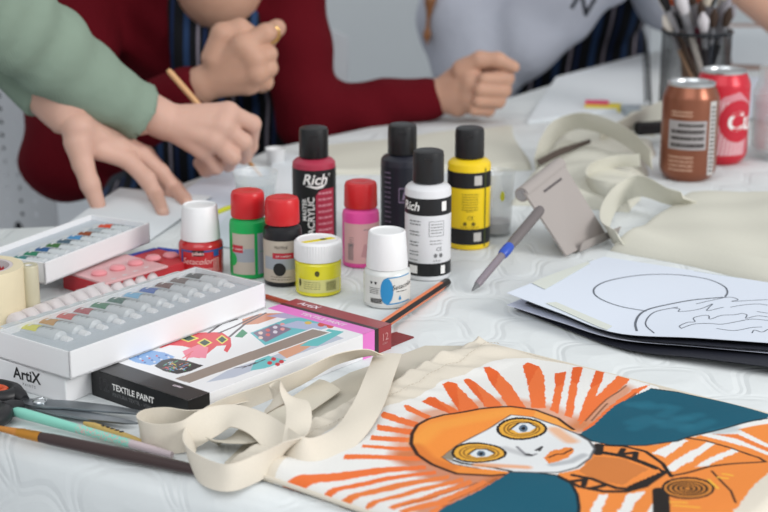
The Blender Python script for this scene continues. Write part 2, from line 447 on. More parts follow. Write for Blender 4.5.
def tall_bottle(px, py, body, labels, label, cap_h=2.9, rz=0):
    R = 2.15; p = stand(px, py, R); t = empty('paint_bottle', p, facing(p)+rz)
    tag(t, label, 'paint bottle', 'tall paint bottles in the middle of the table')
    bm_ = body
    build('body', G().lathe([(R-.25, 0), (R-.05, .1), (R, .3), (R, 8.3), (R-.05, 8.6), (R-.3, 8.85), (R-.9, 9.0), (1.2, 9.05), (1.2, 9.3)], 64), bm_, t, smooth=35)
    g = G(); g.lathe([(1.42, 9.1), (1.46, 9.2), (1.44, 11.6), (1.38, 11.95), (1.2, 12.05), (.6, 12.08)], 48)
    g.box((0, -1.36, 11.35), (.7, .25, .3))
    build('flip_cap', g, M_blackcap, t, smooth=35)
    labels(t, R); return t
def lab_yellow(t, R):
    r = R+.02
    for z0, z1 in ((.6, 2.2), (6.3, 7.9)): lb = build('black_label_band', G().lathe([(r, z0), (r, z1)], 64, capb=False, capt=False), M_lab_k, t, smooth=35)
    g = G(); r += .02
    text_lines(g, r, -.7, 5.7, 1.7, 7, .26, 0, .07, 3); wrap_poly(g, rect(-.3, .5, 4.0, 4.04), r)
    wrap_text(g, 'CE', .55, r, .2, 3.35); wrap_poly(g, ell(-.35, 2.75, .18, .2), r); wrap_poly(g, ell(.5, 2.75, .2, .2), r)
    wrap_text(g, '4 fl oz / 120 ml', .3, r, .1, 2.38)
    build('small_print', g, mat('ink_olive', '#6b5a12', .6), t)
    g = G(); wrap_poly(g, rect(.55, 1.35, 6.65, 7.6), r); wrap_poly(g, rect(.55, 1.35, .95, 1.85), r); build('label_patch', g, mat('patch_grey', '#b9b5b0', .6), lb)
    g = G(); wrap_poly(g, rect(1.75, 1.9, .3, 8.3), r); build('label_seam', g, mat('seam_green', '#3f4a22', .5), t)
def lab_white(t, R):
    r = R+.02
    for z0, z1 in ((.5, 1.75), (6.3, 7.9)): lb = build('black_label_band', G().lathe([(r, z0), (r, z1)], 64, capb=False, capt=False), M_lab_k, t, smooth=35)
    g = G(); r += .02
    for i, (a, b) in enumerate(((6.0, 1.2), (5.0, 1.1), (4.0, 1.0), (3.1, 1.0), (2.3, .9))): text_lines(g, r, -1.9, a-.3, b, 2, .3, 0, .1, i)
    for q in (rect(.1, 1.6, 4.35, 4.39), rect(.1, 1.6, 5.75, 5.79), rect(.1, .14, 4.35, 5.79), rect(1.56, 1.6, 4.35, 5.79)): wrap_poly(g, q, r)
    text_lines(g, r, .3, 5.45, 1.1, 4, .27, 0, .07, 9); text_lines(g, r, .2, 3.9, 1.2, 2, .3, 0, .06, 11)
    wrap_text(g, 'CE', .5, r, 1.1, 3.1); wrap_poly(g, ell(.75, 2.5, .17, .2), r); wrap_poly(g, ell(1.3, 2.5, .19, .2), r); wrap_text(g, '4 fl oz', .3, r, .9, 2.0)
    build('small_print', g, M_ink_g, t)
    g = G(); wrap_text(g, 'Rich', 1.15, r, -1.85, 7.1, bold=True, shear=.25)
    wrap_poly(g, rect(1.35, 1.9, 6.7, 7.6), r); wrap_poly(g, rect(-1.9, -1.0, .75, 1.5), r); wrap_poly(g, rect(1.3, 1.8, .7, 1.5), r)
    build('white_lettering', g, M_ink_w, lb)
def lab_red(t, R):
    g = G(); r = R+.02; g.lathe([(r, .4), (r, 8.1)], 64, capb=False, capt=False); lb = build('black_label', g, M_lab_k, t, smooth=35)
    g = G(); r += .015
    wrap_poly(g, [(.1, .5), (2.3, .5), (2.3, 6.2), (1.0, 6.2), (.5, 6.05), (.15, 5.6)], r); cp = build('crimson_panel', g, mat('crimson_label', '#a62a43', .5), lb, smooth=35)
    g = G(); r += .015
    wrap_text(g, 'Rich', 1.45, r, .05, 7.15, bold=True, shear=.25); wrap_poly(g, [(-.9, 6.55), (.2, 6.25), (.9, 6.35), (1.2, 6.75), (.2, 6.5), (-.4, 6.6)], r)
    wrap_text(g, '®', .4, r, 1.65, 7.6)
    wrap_text(g, 'MASTER', .62, r, -1.0, 3.0, rot=math.pi/2, bold=True, align='LEFT'); wrap_text(g, 'ACRYLIC', .95, r, -.3, 1.6, rot=math.pi/2, bold=True, align='LEFT')
    build('white_lettering', g, M_ink_w, lb)
    g = G(); text_lines(g, r, .4, 5.7, 1.6, 8, .62, 0, .2, 5); build('pink_lettering', g, mat('ink_pink', '#d08a98', .6), t)
def lab_navy(t, R):
    g = G(); r = R+.02
    g.lathe([(r, .5), (r, 8.0)], 64, capb=False, capt=False); lb = build('black_label', g, mat('label_navy', '#181a24', .4), t, smooth=35)
    g = G(); r += .015
    for q in (rect(-.35, .55, 4.5, 4.6), rect(-.35, .55, 5.9, 6.0), rect(-.35, -.28, 4.5, 6.0), rect(.48, .55, 4.5, 6.0), [(0, 4.8), (.2, 4.8), (.4, 5.6), (.2, 5.7)]): wrap_poly(g, q, r)
    text_lines(g, r, -2.0, 7.4, .8, 12, .5, 0, .12, 4); build('lilac_lettering', g, mat('ink_lilac', '#807088', .6), lb)
tall_bottle(468, 251, mat('paint_yellow', '#e6c41c', .35), lab_yellow, 'tall yellow paint bottle with black cap and two black label bands', rz=0)
tall_bottle(427.5, 282, mat('paint_white', '#d9d9dc', .35), lab_white, 'tall white paint bottle with black cap standing behind the white capped jar')
tall_bottle(315, 250.5, mat('paint_crimson', '#a8324a', .35), lab_red, 'tall black labelled bottle of crimson acrylic paint with black cap')
tall_bottle(402, 246.5, mat('paint_navy', '#23242e', .35), lab_navy, 'tall navy black paint bottle partly behind the white bottle')

def round_bottle(px, py, col, label, kind):
    R = 1.78; p = stand(px, py, R); t = empty('paint_bottle', p, facing(p)); tag(t, label, 'paint bottle', 'small paint bottles with red caps')
    body = mat('paint_'+kind, col, .3)
    build('body', G().lathe([(R-.25, 0), (R-.04, .1), (R, .3), (R, 4.95), (R-.08, 5.35), (R-.4, 5.6), (R-.45, 5.75), (1.3, 5.85)], 56), body, t, smooth=35)
    build('cap', G().lathe([(1.55, 5.75), (1.6, 5.85), (1.56, 7.8), (1.46, 8.08), (1.25, 8.18), (.6, 8.15), (.35, 8.08), (.1, 8.1)], 48), M_redcap, t, smooth=40)
    r = R+.02; m_l = mat('label_beige', '#b9aea0', .55); m_l2 = mat('label_greyblue', '#9aa0a8', .55)
    g = G(); g2 = G(); g3 = G(); g4 = G()
    if kind == 'green':
        wrap_poly(g, rect(-1.75, .55, .5, 4.4), r); wrap_poly(g2, rect(-1.75, .5, 1.7, 3.0), r+.01); wrap_poly(g2, rect(.85, 2.6, .5, 4.4), r)
        wrap_poly(g3, rect(-1.75, -.55, 2.6, 3.3), r+.02); wrap_poly(g4, ell(-1.75, 1.9, .55, .65), r+.02); text_lines(g4, r+.02, 1.1, 2.6, .9, 1, .4, 0, .06, 3)
        dot = body
    elif kind == 'black':
        wrap_poly(g, rect(-2.6, 2.6, .5, 4.4), r); wrap_poly(g2, rect(-2.0, 2.2, 1.7, 2.9), r+.01); wrap_poly(g3, rect(-1.0, 1.15, 2.75, 3.3), r+.02)
        wrap_poly(g4, ell(-.35, 1.75, .6, .62), r+.02); wrap_text(g4, 'TEXTILE', .35, r+.02, -.2, 3.8); text_lines(g4, r+.02, -1.2, 1.0, 2.0, 2, .25, 0, .05, 4)
        dot = M_ink
    else:
        wrap_poly(g, rect(-1.9, 2.6, .5, 4.4), r); wrap_poly(g2, [(0, 1.2), (1.6, .9), (1.8, 2.6), (.3, 2.4)], r+.01); wrap_poly(g3, rect(.9, 2.2, 2.5, 3.1), r+.02)
        for i in range(9): wrap_poly(g4, rect(-1.35, -.75, 2.3-i*.18, 2.39-i*.18), r+.02)
        text_lines(g4, r+.02, -1.2, 3.0, .5, 5, .2, 0, .05, 4); text_lines(g4, r+.02, .3, 3.8, 1.3, 1, .2, 0, .08, 4); dot = M_ink_g
    lm = m_l if kind != 'pink' else mat('label_pink', '#d6a6a6', .55); lm2 = m_l2 if kind != 'pink' else mat('label_skin', '#c08f92', .55)
    lb = build('label', g, lm, t, smooth=35); build('label_band', g2, lm2, lb, smooth=35)
    r2 = G(); r2.v, r2.f, r2.m = g3.v, g3.f, g3.m; wr = {'green': (-1.15, 2.95), 'black': (.05, 3.02), 'pink': (1.5, 2.8)}[kind]
    build('red_label_strip', r2, mat('label_red', '#b92d3c', .5), lb, smooth=35)
    gw = G(); wrap_text(gw, 'art creation', .3, r+.035, wr[0], wr[1]); build('white_lettering', gw, M_ink_w, lb)
    build('print', g4, dot, lb)
round_bottle(249.5, 280, '#18a553', 'bright green paint bottle with red cap', 'green')
round_bottle(283.5, 288, '#17171b', 'short black paint bottle with red cap and beige label', 'black')
round_bottle(361, 269, '#e24e9c', 'pink paint bottle with red cap, in front of the tall bottles', 'pink')

def jar45(px, py, col, label, kind, rz=0):
    R = 2.1; p = stand(px, py, R); t = empty('paint_jar', p, facing(p)+rz); tag(t, label, 'paint jar')
    body = mat('jar_'+kind, col, .25, coat=.5)
    build('body', G().lathe([(R-.3, 0), (R-.06, .12), (R, .4), (R, 2.9), (R-.08, 3.15), (R-.3, 3.35), (R-.4, 3.5), (1.55, 3.6)], 64), body, t, smooth=35)
    g = G(); ridged(g, 1.84, 3.45, 1.62, 6.7, 70, .03, top=.12, recess=.12); build('cap', g, M_whitecap, t, smooth=35)
    r = R+.02
    if kind == 'red':
        g = G(); wrap_poly(g, rect(-2.2, 2.9, 2.55, 2.72), r); wrap_poly(g, rect(1.2, 1.85, 2.05, 2.75), r); wrap_poly(g, rect(-2.2, -1.95, .3, 2.7), r); build('blue_band', g, mat('label_blue', '#27508f', .5), t, smooth=35)
        g = G(); wrap_poly(g, rect(-.85, .25, 2.2, 2.75), r+.01); build('black_plate', g, M_lab_k, t)
        g = G(); wrap_text(g, 'pébéo', .45, r+.02, -.3, 2.45, bold=True); wrap_text(g, 'Setacolor', .8, r+.02, -.45, 1.65, shear=.3); wrap_text(g, 'opaque', .4, r+.02, .55, .95)
        for i in range(4): wrap_poly(g, rect(1.2+i*.18, 1.26+i*.18, .6, 1.9), r+.02)
        build('white_lettering', g, mat('ink_rose', '#e6b9b4', .5), t)
    else:
        g = G(); wrap_poly(g, rect(-2.7, 2.9, .35, 3.0), r-.01); build('label', g, mat('label_pale', '#d6d6d2', .5), t, smooth=35)
        g = G(); pts = [(-.05+.62*math.sin(a)*1.0, 1.7+1.2*math.cos(a)) for a in np.linspace(0, math.pi, 9)]+[(-.05-.55*math.sin(a), 1.7+1.2*math.cos(a)) for a in np.linspace(math.pi, 0, 9)][1:-1]
        wrap_poly(g, pts, r+.01); wrap_poly(g, [(-.05, .45), (2.4, .6), (2.4, .7), (-.05, .57)], r+.01); wrap_poly(g, [(0, 2.85), (2.4, 3.0), (2.4, 3.08), (0, 2.95)], r+.01); wrap_poly(g, [(1.2, .8), (1.36, .92), (1.2, 1.3), (1.04, .92)], r+.01)
        build('blue_drop', g, mat('label_cyan', '#2d87bd', .45), t, smooth=35)
        g = G(); wrap_text(g, 'Setacolor', .62, r+.02, 1.6, 2.1, shear=.3, rot=.12); text_lines(g, r+.02, -1.7, 1.9, 1.0, 4, .16, 0, .05, 2); text_lines(g, r+.02, .85, 1.6, 1.2, 1, .2, 0, .06, 2)
        for i in range(14): wrap_poly(g, rect(-1.6+i*.085, -1.56+i*.085+(i % 3)*.012, .55, 1.0), r+.02)
        for c in (-1.5, -1.05):
            o_ = ell(c, 2.4, .17, .19, 3, .5); wrap_poly(g, o_, r+.02)
        build('print', g, M_ink, t)
    return t
jar45(202, 279, '#b51f26', 'red paint jar with white ribbed cap behind the cream tube box', 'red')
jar45(387, 310, '#d4d6d4', 'white paint jar with ribbed white cap and blue drop label', 'white')
# squat yellow jar
R = 2.1; p = stand(318.5, 298, R); t = empty('paint_jar', p, facing(p)); tag(t, 'squat yellow paint jar with white lid and yellow stripe on top', 'paint jar')
build('body', G().lathe([(R-.25, 0), (R-.04, .12), (R, .35), (R, 2.9), (R-.15, 3.1), (R-.2, 3.3)], 64), mat('jar_yellow', '#dcd321', .25, coat=.5), t, smooth=35)
g = G(); ridged(g, 2.14, 3.2, 2.1, 4.95, 52, .05, top=.2, recess=.1); build('lid', g, M_whitecap, t, smooth=35)
g = G(); g.poly([(-1.5, -.75), (-1.1, -1.1), (1.6, .35), (1.2, .8)], 4.86, 4.89); build('lid_stripe', g, mat('stripe_yellow', '#dccb12', .5), t)
g = G(); g.poly([(.1, .05), (.45, -.25), (.9, .05), (.5, .35)], 4.895, 4.91); wrap_poly(g, ell(-.1, 2.25, .22, .26), R+.03); wrap_poly(g, ell(-1.85, 1.3, .15, .35), R+.03)
for i in range(12): wrap_poly(g, rect(.7+i*.09, .73+i*.09+(i % 3)*.012, .65, 1.5), R+.03)
text_lines(g, R+.03, -1.4, 1.4, 1.6, 4, .2, 0, .045, 6); build('print', g, mat('ink_darkolive', '#4e4d1e', .6), t)
g = G(); wrap_poly(g, rect(-2.1, 2.3, .45, 1.65), R+.02); build('label', g, mat('label_palelemon', '#cfcb84', .5), t, smooth=35)

# ================================================================ drink cans
def can(px, py, kind, label):
    R = 3.3; p = stand(px, py, R); t = empty('drink_can', p, facing(p)); tag(t, label, 'drink can', None)
    m_b = mat('can_'+kind, {'copper': '#8a5540', 'red': '#c22334'}[kind], .3, .55 if kind == 'copper' else .15, noise=.06, nscale=40)
    H_ = 11.5
    build('body', G().lathe([(2.4, 0), (2.6, .15), (3.1, .75), (R, 1.3), (R, 9.7), (3.2, 10.1), (2.85, 10.9), (2.72, 11.15)], 64, capt=False), m_b, t, smooth=40)
    m_a = mat('aluminium', '#c6c9cb', .28, .9)
    build('lid', G().lathe([(2.72, 11.15), (2.8, 11.3), (2.78, 11.45), (2.68, 11.48), (2.58, 11.35), (2.5, 11.1), (2.35, 11.05), (.3, 11.1)], 56, capb=False), m_a, t, smooth=40)
    g = G(); g.poly(ell(.3, -.35, 1.0, .6), 11.12, 11.22); build('pull_tab', g, m_a, t)
    r = R+.015
    if kind == 'copper':
        g = G(); wrap_poly(g, rect(-2.6, 2.1, 4.0, 7.4), r); lp_ = build('label_panel', g, mat('can_silver', '#a5a0a0', .4, .3), t, smooth=40)
        g = G(); wrap_poly(g, rect(2.5, 3.6, .9, 9.6), r); build('side_text_strip', g, mat('can_white', '#b9b6b3', .5), t, smooth=40)
        g = G()
        for z, h in ((6.7, .35), (5.9, .45), (5.15, .4), (4.3, .45)): text_lines(g, r+.02, -2.2+(z > 6.3)*.9, z, 4.0-(z > 6.3)*.9, 1, 1, 0, h, int(z*7))
        for i in range(16): wrap_poly(g, rect(2.7, 3.4, 1.3+i*.5, 1.5+i*.5), r+.02)
        build('print', g, mat('can_ink', '#2b2222', .5), lp_)
        g = G(); text_lines(g, r+.02, -2.4, 3.0, 3.0, 4, .5, 0, .2, 12); text_lines(g, r+.02, -2.3, 8.3, 2.6, 2, .4, 0, .2, 8); build('pale_print', g, mat('can_ink_pale', '#c49c84', .5), t)
    else:
        g = G(); wrap_poly(g, [(-2.4, 1.4), (3.6, 1.4), (4.2, 7.6), (2.2, 9.2), (.2, 8.6), (-2.4, 6.2)], r)
        build('striped_panel', g, mat('can_blush', '#cf8790', .4, .1), t, smooth=40)
        g = G()
        for i in range(11): wrap_poly(g, [(-2.3+i*.5, 1.4), (-2.15+i*.5, 1.4), (-1.2+i*.5, 8.0), (-1.35+i*.5, 8.0)], r+.015)
        build('white_rays', g, mat('can_rays', '#dcc3c4', .4), t, smooth=40)
        g = G(); wrap_poly(g, ell(2.2, 5.6, 2.5, 2.6, 40), r+.03); ro = build('roundel', g, mat('can_roundel', '#bd1f33', .4, .1), t, smooth=40)
        g = G(); wrap_text(g, 'Cu', 3.2, r+.05, 2.5, 5.5, bold=True, shear=.15); build('white_lettering', g, M_ink_w, ro, smooth=40)
can(686.5, 184, 'copper', 'copper coloured drink can with silver text panel in front of the red can')
can(718.5, 167, 'red', 'red and white drink can behind the copper can')

# ================================================================ boxes
def quad_box(pts_px, h):
    """oriented rectangle fitted to four top corners seen in the photo; returns centre, rz, length, width"""
    q = [P(a, b, h) for a, b in pts_px]; c = sum(q, Vector())/4
    ax = ((q[2]-q[1])+(q[3]-q[0])); ax.z = 0; L_ = ((q[2]-q[1]).length+(q[3]-q[0]).length)/2; W_ = ((q[1]-q[0]).length+(q[2]-q[3]).length)/2
    return c, math.atan2(ax.y, ax.x), L_, W_
def to_local(v, c, rz):
    d = Vector((v.x-c.x, v.y-c.y, 0)); d.rotate(Matrix.Rotation(-rz, 3, 'Z')); return d
TB_H = 2.15
c, rzb, Lb, Wb = quad_box([(91, 369), (188, 399.5), (395, 323), (292.5, 299)], TB_H)
print('textile box', c, math.degrees(rzb), Lb, Wb)
t = empty('textile_paint_box', (c.x, c.y, TZ), rzb); tag(t, 'white and black textile paint box with pink and maroon end and cut out window', 'box')
M_card = mat('white_card', '#e2e2e4', .5, spec=.4)
g = G(); g.box((0, 0, TB_H/2-.01), (Lb, Wb, TB_H-.02)); build('carton', g, M_card, t, bevel=.06)
# printed top: dense sheet
nx, ny = 420, 220
XS = np.linspace(-Lb/2+.02, Lb/2-.02, nx); YS = np.linspace(-Wb/2+.02, Wb/2-.02, ny); gx, gy = np.meshgrid(XS, YS, indexing='ij'); pts = np.stack([gx.ravel(), gy.ravel()], 1)
g = G(); g.v = [(x, y, TB_H) for x, y in pts]; g.f = [(i*ny+j, (i+1)*ny+j, (i+1)*ny+j+1, i*ny+j+1) for i in range(nx-1) for j in range(ny-1)]; g.m = [0]*len(g.f)
top = build('printed_top', g, mat('box_print', '#ffffff', .35, attr=True, coat=.2), t)
pa = Paint(pts, '#e4e4e6')
def T(l): return [tuple(to_local(P(a, b, TB_H), c, rzb))[:2] for a, b in l]
def D_(l): return T([(a/3.84+120, b/3.84+290) for a, b in l])      # tracing frames over the box top
def E_(l): return T([(a/3.84+230, b/3.84+240) for a, b in l])
def xat(px, py): return T([(px, py)])[0][0]
xb = (xat(111, 360.4)+xat(208, 391.7))/2; xp0 = (xat(363, 335)+xat(269, 308))/2; xk = (xat(375.5, 330.5)+xat(282, 304.5))/2; xm = (xat(380.5, 329)+xat(285, 303))/2
pa.fill(rect(-Lb, xb, -Wb, Wb), '#19191b')
# photo collage area
pa.fill(D_([(500, 165), (640, 110), (740, 70), (800, 130), (700, 165), (560, 215)]), '#5fb6bd')
pa.fill(D_([(470, 112), (540, 90), (640, 88), (590, 110), (530, 130), (470, 135)]), '#c98a6e')
pa.fill(D_([(510, 165), (600, 130), (660, 150), (560, 200)]), '#7d6f86')
for i in range(4):
    for j in range(2): pa.fill(D_(ell(540+i*28, 165-i*11+j*18, 9, 6, 12)), ['#e6c9c0', '#cf6b6b', '#d8d2dd', '#e09a9a'][i])
pa.fill(D_([(560, 100), (700, 75), (760, 100), (640, 110)]), '#a8a6c6')
pa.fill(E_([(190, 330), (260, 310), (400, 330), (330, 350)]), '#a9b3cf')
for x, y in ((350, 325), (372, 322), (385, 331)): pa.fill(E_(ell(x, y, 14, 8, 12)), '#c9443c')
pa.fill(E_(ell(300, 318, 14, 6, 12)), '#d8b24a')
pa.fill(D_([(440, 180), (470, 150), (490, 165), (470, 183)]), '#3f8f6a')
pa.fill(D_([(330, 355), (420, 305), (560, 262), (690, 215), (800, 165), (860, 185), (700, 240), (560, 290), (440, 335)]), '#b5bccb')
pa.fill(D_([(600, 235), (700, 195), (800, 175), (700, 235), (640, 262)]), '#d39a7c')
pa.fill(D_([(520, 270), (570, 252), (640, 270), (560, 300), (500, 310)]), '#67bcc0')
pa.fill(D_([(690, 215), (800, 150), (860, 160), (760, 215)]), '#5bb6b8')
for x, y in ((590, 265), (620, 275), (605, 285), (575, 280)): pa.fill(D_(ell(x, y, 10, 7, 10)), '#c6303c')
pa.stroke(D_([(440, 300), (500, 290), (560, 265)]), .12, '#3c3c44'); pa.stroke(D_([(470, 300), (520, 278)]), .1, '#3c3c44')
# mandala flower
FL = [(150, 225), (170, 195), (235, 172), (320, 163), (390, 162), (425, 185), (428, 215), (412, 240), (398, 232), (408, 212), (372, 215), (335, 245), (305, 262), (262, 255), (282, 225), (240, 215), (190, 212)]
pa.fill(D_(FL), '#d8414c'); pa.fill(D_([(240, 235), (300, 210), (340, 220), (330, 262), (290, 258), (255, 262)]), '#e57f95')
for cx, cy, rx, ry in ((262, 185, 42, 15), (325, 202, 30, 17), (392, 190, 24, 18)):
    pa.fill(D_(ell(cx, cy, rx, ry, 4)), '#e0d860'); pa.fill(D_(ell(cx, cy, rx*.7, ry*.7, 4)), '#23483a')
pa.stroke(D_([(280, 235), (240, 262), (270, 245), (250, 275)]), .12, '#e0636f')
for q in ([(340, 165), (390, 130), (450, 112)], [(420, 180), (480, 130), (560, 88)], [(380, 165), (440, 140), (530, 95)]): pa.stroke(D_(q), .22, '#5a5358')
pa.fill(D_([(25, 262), (60, 240), (110, 230), (170, 240), (212, 257), (160, 280), (115, 289), (60, 278)]), '#7ea6d6')
for i in range(16): pa.fill(D_(ell(60+9*i, 250+(i*37 % 30), 5, 3, 8)), ['#c94a4a', '#3d62a8', '#d8d8e0'][i % 3])
pa.fill(D_([(132, 292), (160, 270), (200, 262), (260, 272), (320, 290), (270, 312), (222, 323), (170, 312)]), '#232325')
rd = random.Random(3)
for i in range(40):
    a = rd.uniform(170, 270); b = 292+rd.uniform(-14, 14); pa.stroke(D_([(a, b), (a+rd.uniform(-22, 22), b+rd.uniform(-9, 9))]), .09, rd.choice(['#d8d24a', '#d9d9d9', '#c94a4a', '#4aa35c', '#6aa0c9', '#d98f4a']))
pa.fill(T([(172.5, 378.7), (189.5, 384.4), (332, 332.3), (313, 328)]), '#e8e8ea')
pa.fill(T([(175, 378.7), (189, 383), (329, 332.6), (313, 329.2)]), '#8f8177')
pa.fill(rect(xp0, xk, -Wb, Wb), '#df78c6'); pa.fill(rect(xk, xm, -Wb, Wb), '#2a2024'); pa.fill(rect(xm, Lb, -Wb, Wb), '#93373b')
pa.apply(top)
def side_skin(x0, x1, m, nm):
    g = G(); e = .012
    g.box(((x0+x1)/2, 0, TB_H/2-.012), (x1-x0, Wb+2*e, TB_H-.024)); build(nm, g, m, t)
side_skin(-Lb/2-.012, xb, mat('box_black', '#161618', .3), 'black_end'); side_skin(xp0, xk, mat('box_pink', '#df78c6', .35), 'pink_band'); side_skin(xk, xm, mat('box_dark', '#2a2024', .35), 'dark_band'); side_skin(xm, Lb/2+.012, mat('box_maroon', '#93373b', .35), 'maroon_end')
# recessed window lining and clear film
wl = T([(175, 378.7), (189, 383), (329, 332.6), (313, 329.2)])
# lettering on the left end (faces -X) and right end of the box top
gw = G(); RX = Matrix(((0, 0, -1, -Lb/2-.03), (-1, 0, 0, 0), (0, 1, 0, 0), (0, 0, 0, 1)))
def endM(u, z): return Matrix.Translation((-Lb/2-.035, -u, z)) @ Matrix(((0, 0, -1, 0), (-1, 0, 0, 0), (0, 1, 0, 0), (0, 0, 0, 1)))
gw2 = G(); add_text(gw, 'TEXTILE PAINT', .68, endM(-Wb/2+2.35, 1.22), bold=True, align='LEFT'); add_text(gw2, 'PINTURA TEXTIL - VERNICE', .4, endM(-Wb/2+2.35, .62), align='LEFT'); add_text(gw2, '12', 1.35, endM(-Wb/2+1.35, 1.12), outline=True)
build('white_lettering', gw, M_ink_w, t); build('grey_lettering', gw2, M_ink_g, t)
def topM(x, y, a=-math.pi/2, z=TB_H+.01): return Matrix.Translation((x, y, z)) @ Matrix.Rotation(a, 4, 'Z')
gw = G(); add_text(gw, 'ArtiX', .95, topM((xm+Lb/2)/2, Wb/2-2.2), bold=True); add_text(gw, 'TEXTILE PAINT', .72, topM((xp0+xk)/2+.02, -.3), bold=True); add_text(gw, 'color', .45, topM(xb-.6, -2.6), bold=True)
build('top_lettering', gw, mat('ink_blush', '#e3d3dc', .5), t)
gw = G(); add_text(gw, '12', .9, Matrix.Translation(((xm+Lb/2)/2, -Wb/2-.03, 1.2)) @ Matrix.Rotation(math.pi/2, 4, 'X')); add_text(gw, 'color', .3, Matrix.Translation(((xm+Lb/2)/2, -Wb/2-.03, .7)) @ Matrix.Rotation(math.pi/2, 4, 'X')); build('end_lettering', gw, mat('ink_dusty', '#c08a8a', .5), t)
# maroon card peeping out from under the box
g = G(); q = [P(380, 352), P(414, 338), P(396, 333), P(360, 345)]; g.poly([(v.x, v.y) for v in q], TZ+.02, TZ+.12)
tag(build('maroon_card', g, mat('maroon_card', '#7d2b2e', .6), world=True), 'maroon cardboard flap sticking out under the pink end of the box', 'card')

# low white box under the tray of tubes
c2, rz2, L2, W2 = quad_box([(0, 333), (66, 350), (271, 284), (190, 266)], 4.35)
print('tray', c2, math.degrees(rz2), L2, W2)
q1 = P(65, 377, 2.15); dx = Vector((math.cos(rz2+.04), math.sin(rz2+.04), 0)); dy = Vector((-dx.y, dx.x, 0))
LB, WB = 15.0, 12.5
cb = q1+dx*LB/2+dy*WB/2
t = empty('paint_box', (cb.x, cb.y, TZ), rz2+.04); tag(t, 'plain white paint box under the tray of tubes, beside the scissors', 'box')
build('carton', G().box((0, 0, 1.075), (LB, WB, 2.15)), M_card, t, bevel=.12)
gw = G(); Mx = lambda u, z: Matrix.Translation((-LB/2-.02, -u, z)) @ Matrix(((0, 0, -1, 0), (-1, 0, 0, 0), (0, 1, 0, 0), (0, 0, 0, 1)))
add_text(gw, "ArtiX", 1.25, Mx(WB/2-4.1, 1.35), bold=True); build('black_lettering', gw, M_ink, t)
gw = G(); add_text(gw, 'P A I N T S', .3, Mx(WB/2-3.9, .62)); build('grey_lettering', gw, M_ink_g, t)

M_tube = mat('tube_white', '#c3c7ca', .35, coat=.2)
def tube_body():
    """aluminium paint tube lying on its side along +Y: crimp at +Y, nozzle at -Y"""
    g = G(); n = 20; prof = [(.28, .28, -3.2), (.3, .3, -2.75), (.68, .62, -2.6), (.72, .66, -1.5), (.76, .5, .5), (.82, .28, 2.0), (.86, .06, 3.1), (.86, .05, 3.4)]
    for i, (rx, rz_, y) in enumerate(prof):
        g.v += [(rx*math.cos(2*math.pi*k/n), y, rz_*math.sin(2*math.pi*k/n)) for k in range(n)]
    g.f = [(i*n+k, i*n+(k+1) % n, (i+1)*n+(k+1) % n, (i+1)*n+k) for i in range(len(prof)-1) for k in range(n)]+[tuple(range(n)), tuple(range((len(prof)-1)*n, len(prof)*n))]
    g.m = [0]*len(g.f); return g
def tube_rad(y):
    prof = [(.28, .28, -3.2), (.3, .3, -2.75), (.68, .62, -2.6), (.72, .66, -1.5), (.76, .5, .5), (.82, .28, 2.0), (.86, .06, 3.1), (.86, .05, 3.4)]
    for a, b in zip(prof, prof[1:]):
        if a[2] <= y <= b[2]:
            t_ = (y-a[2])/(b[2]-a[2]); return a[0]+(b[0]-a[0])*t_, a[1]+(b[1]-a[1])*t_
    return prof[-1][:2]
def tube_patch(g, y0, y1, a0, a1, off=.02, mi=0):
    ny_, na = max(1, int((y1-y0)/.4)), 6; vs = []
    for i in range(ny_+1):
        y = y0+(y1-y0)*i/ny_; rx, rz_ = tube_rad(y)
        for k in range(na+1):
            a = math.radians(a0+(a1-a0)*k/na); vs.append(((rx+off)*math.cos(a), y, (rz_+off)*math.sin(a)))
    g.add(vs, [(i*(na+1)+k, (i+1)*(na+1)+k, (i+1)*(na+1)+k+1, i*(na+1)+k+1) for i in range(ny_) for k in range(na)], mi)
def tray(name, c, rz, L_, W_, H_, label):
    t = empty(name, (c.x, c.y, c.z-H_), rz); tag(t, label, 'box'); w_ = .18
    g = G(); g.box((0, 0, .1), (L_, W_, .2)); g.box((0, W_/2-w_/2, H_/2), (L_, w_, H_)); g.box((0, -W_/2+w_/2, H_/2), (L_, w_, H_)); g.box((L_/2-w_/2, 0, H_/2), (w_, W_, H_)); g.box((-L_/2+w_/2, 0, H_/2), (w_, W_, H_))
    build('box_walls', g, M_card, t, bevel=.04)
    g = G(); g.box((0, 0, H_-.55), (L_-.4, W_-.4, .06)); build('inner_card', g, mat('inner_card', '#b5bcc3', .5), t)
    return t
# fit the tray; its left end runs out of the photo
LT, WT = L2, W2
tray('tube_tray', c2, rz2, LT, WT, 2.18, 'film wrapped white tray of paint tubes stacked on the low white box')
cols = [('yellow', '#d8d23c'), ('ochre', '#c08a3a'), ('red', '#c4443e'), ('crimson', '#a83440'), ('green', '#1d7048'), ('dark green', '#1f5a4a'), ('pale blue', '#74b0d4'), ('blue', '#3a5fa8'), ('brown', '#6a3f38'), ('taupe', '#6d5a55'), ('black', '#2c3232')]
pa_, pb_ = P(33, 328, 4.0), P(196, 276.5, 4.0)
proto = None
def make_tube():
    t = empty('paint_tube'); 
    build('tube', tube_body(), M_tube, t, smooth=50)
    g = G(); g.lathe([(.36, 0), (.38, .1), (.34, .75)], 16, c=(0, -2.95, 0), R=Matrix.Rotation(math.pi/2, 3, 'X')); build('cap', g, M_whitecap, t, smooth=40)
    g = G(); tube_patch(g, -.5, 1.2, 35, 145); p = build('colour_label', g, mat('tube_yellow', cols[0][1], .45), t, smooth=60)
    g = G(); tube_patch(g, .3, .8, 68, 84, .035); tube_patch(g, .55, .8, 84, 112, .035); build('label_mark', g, M_ink_w, p)
    g = G()
    for k in range(6): tube_patch(g, -.5-k*.26, -.42-k*.26, 55, 125-(k*17 % 35), .025)
    build('small_print', g, M_ink_g, t); return t
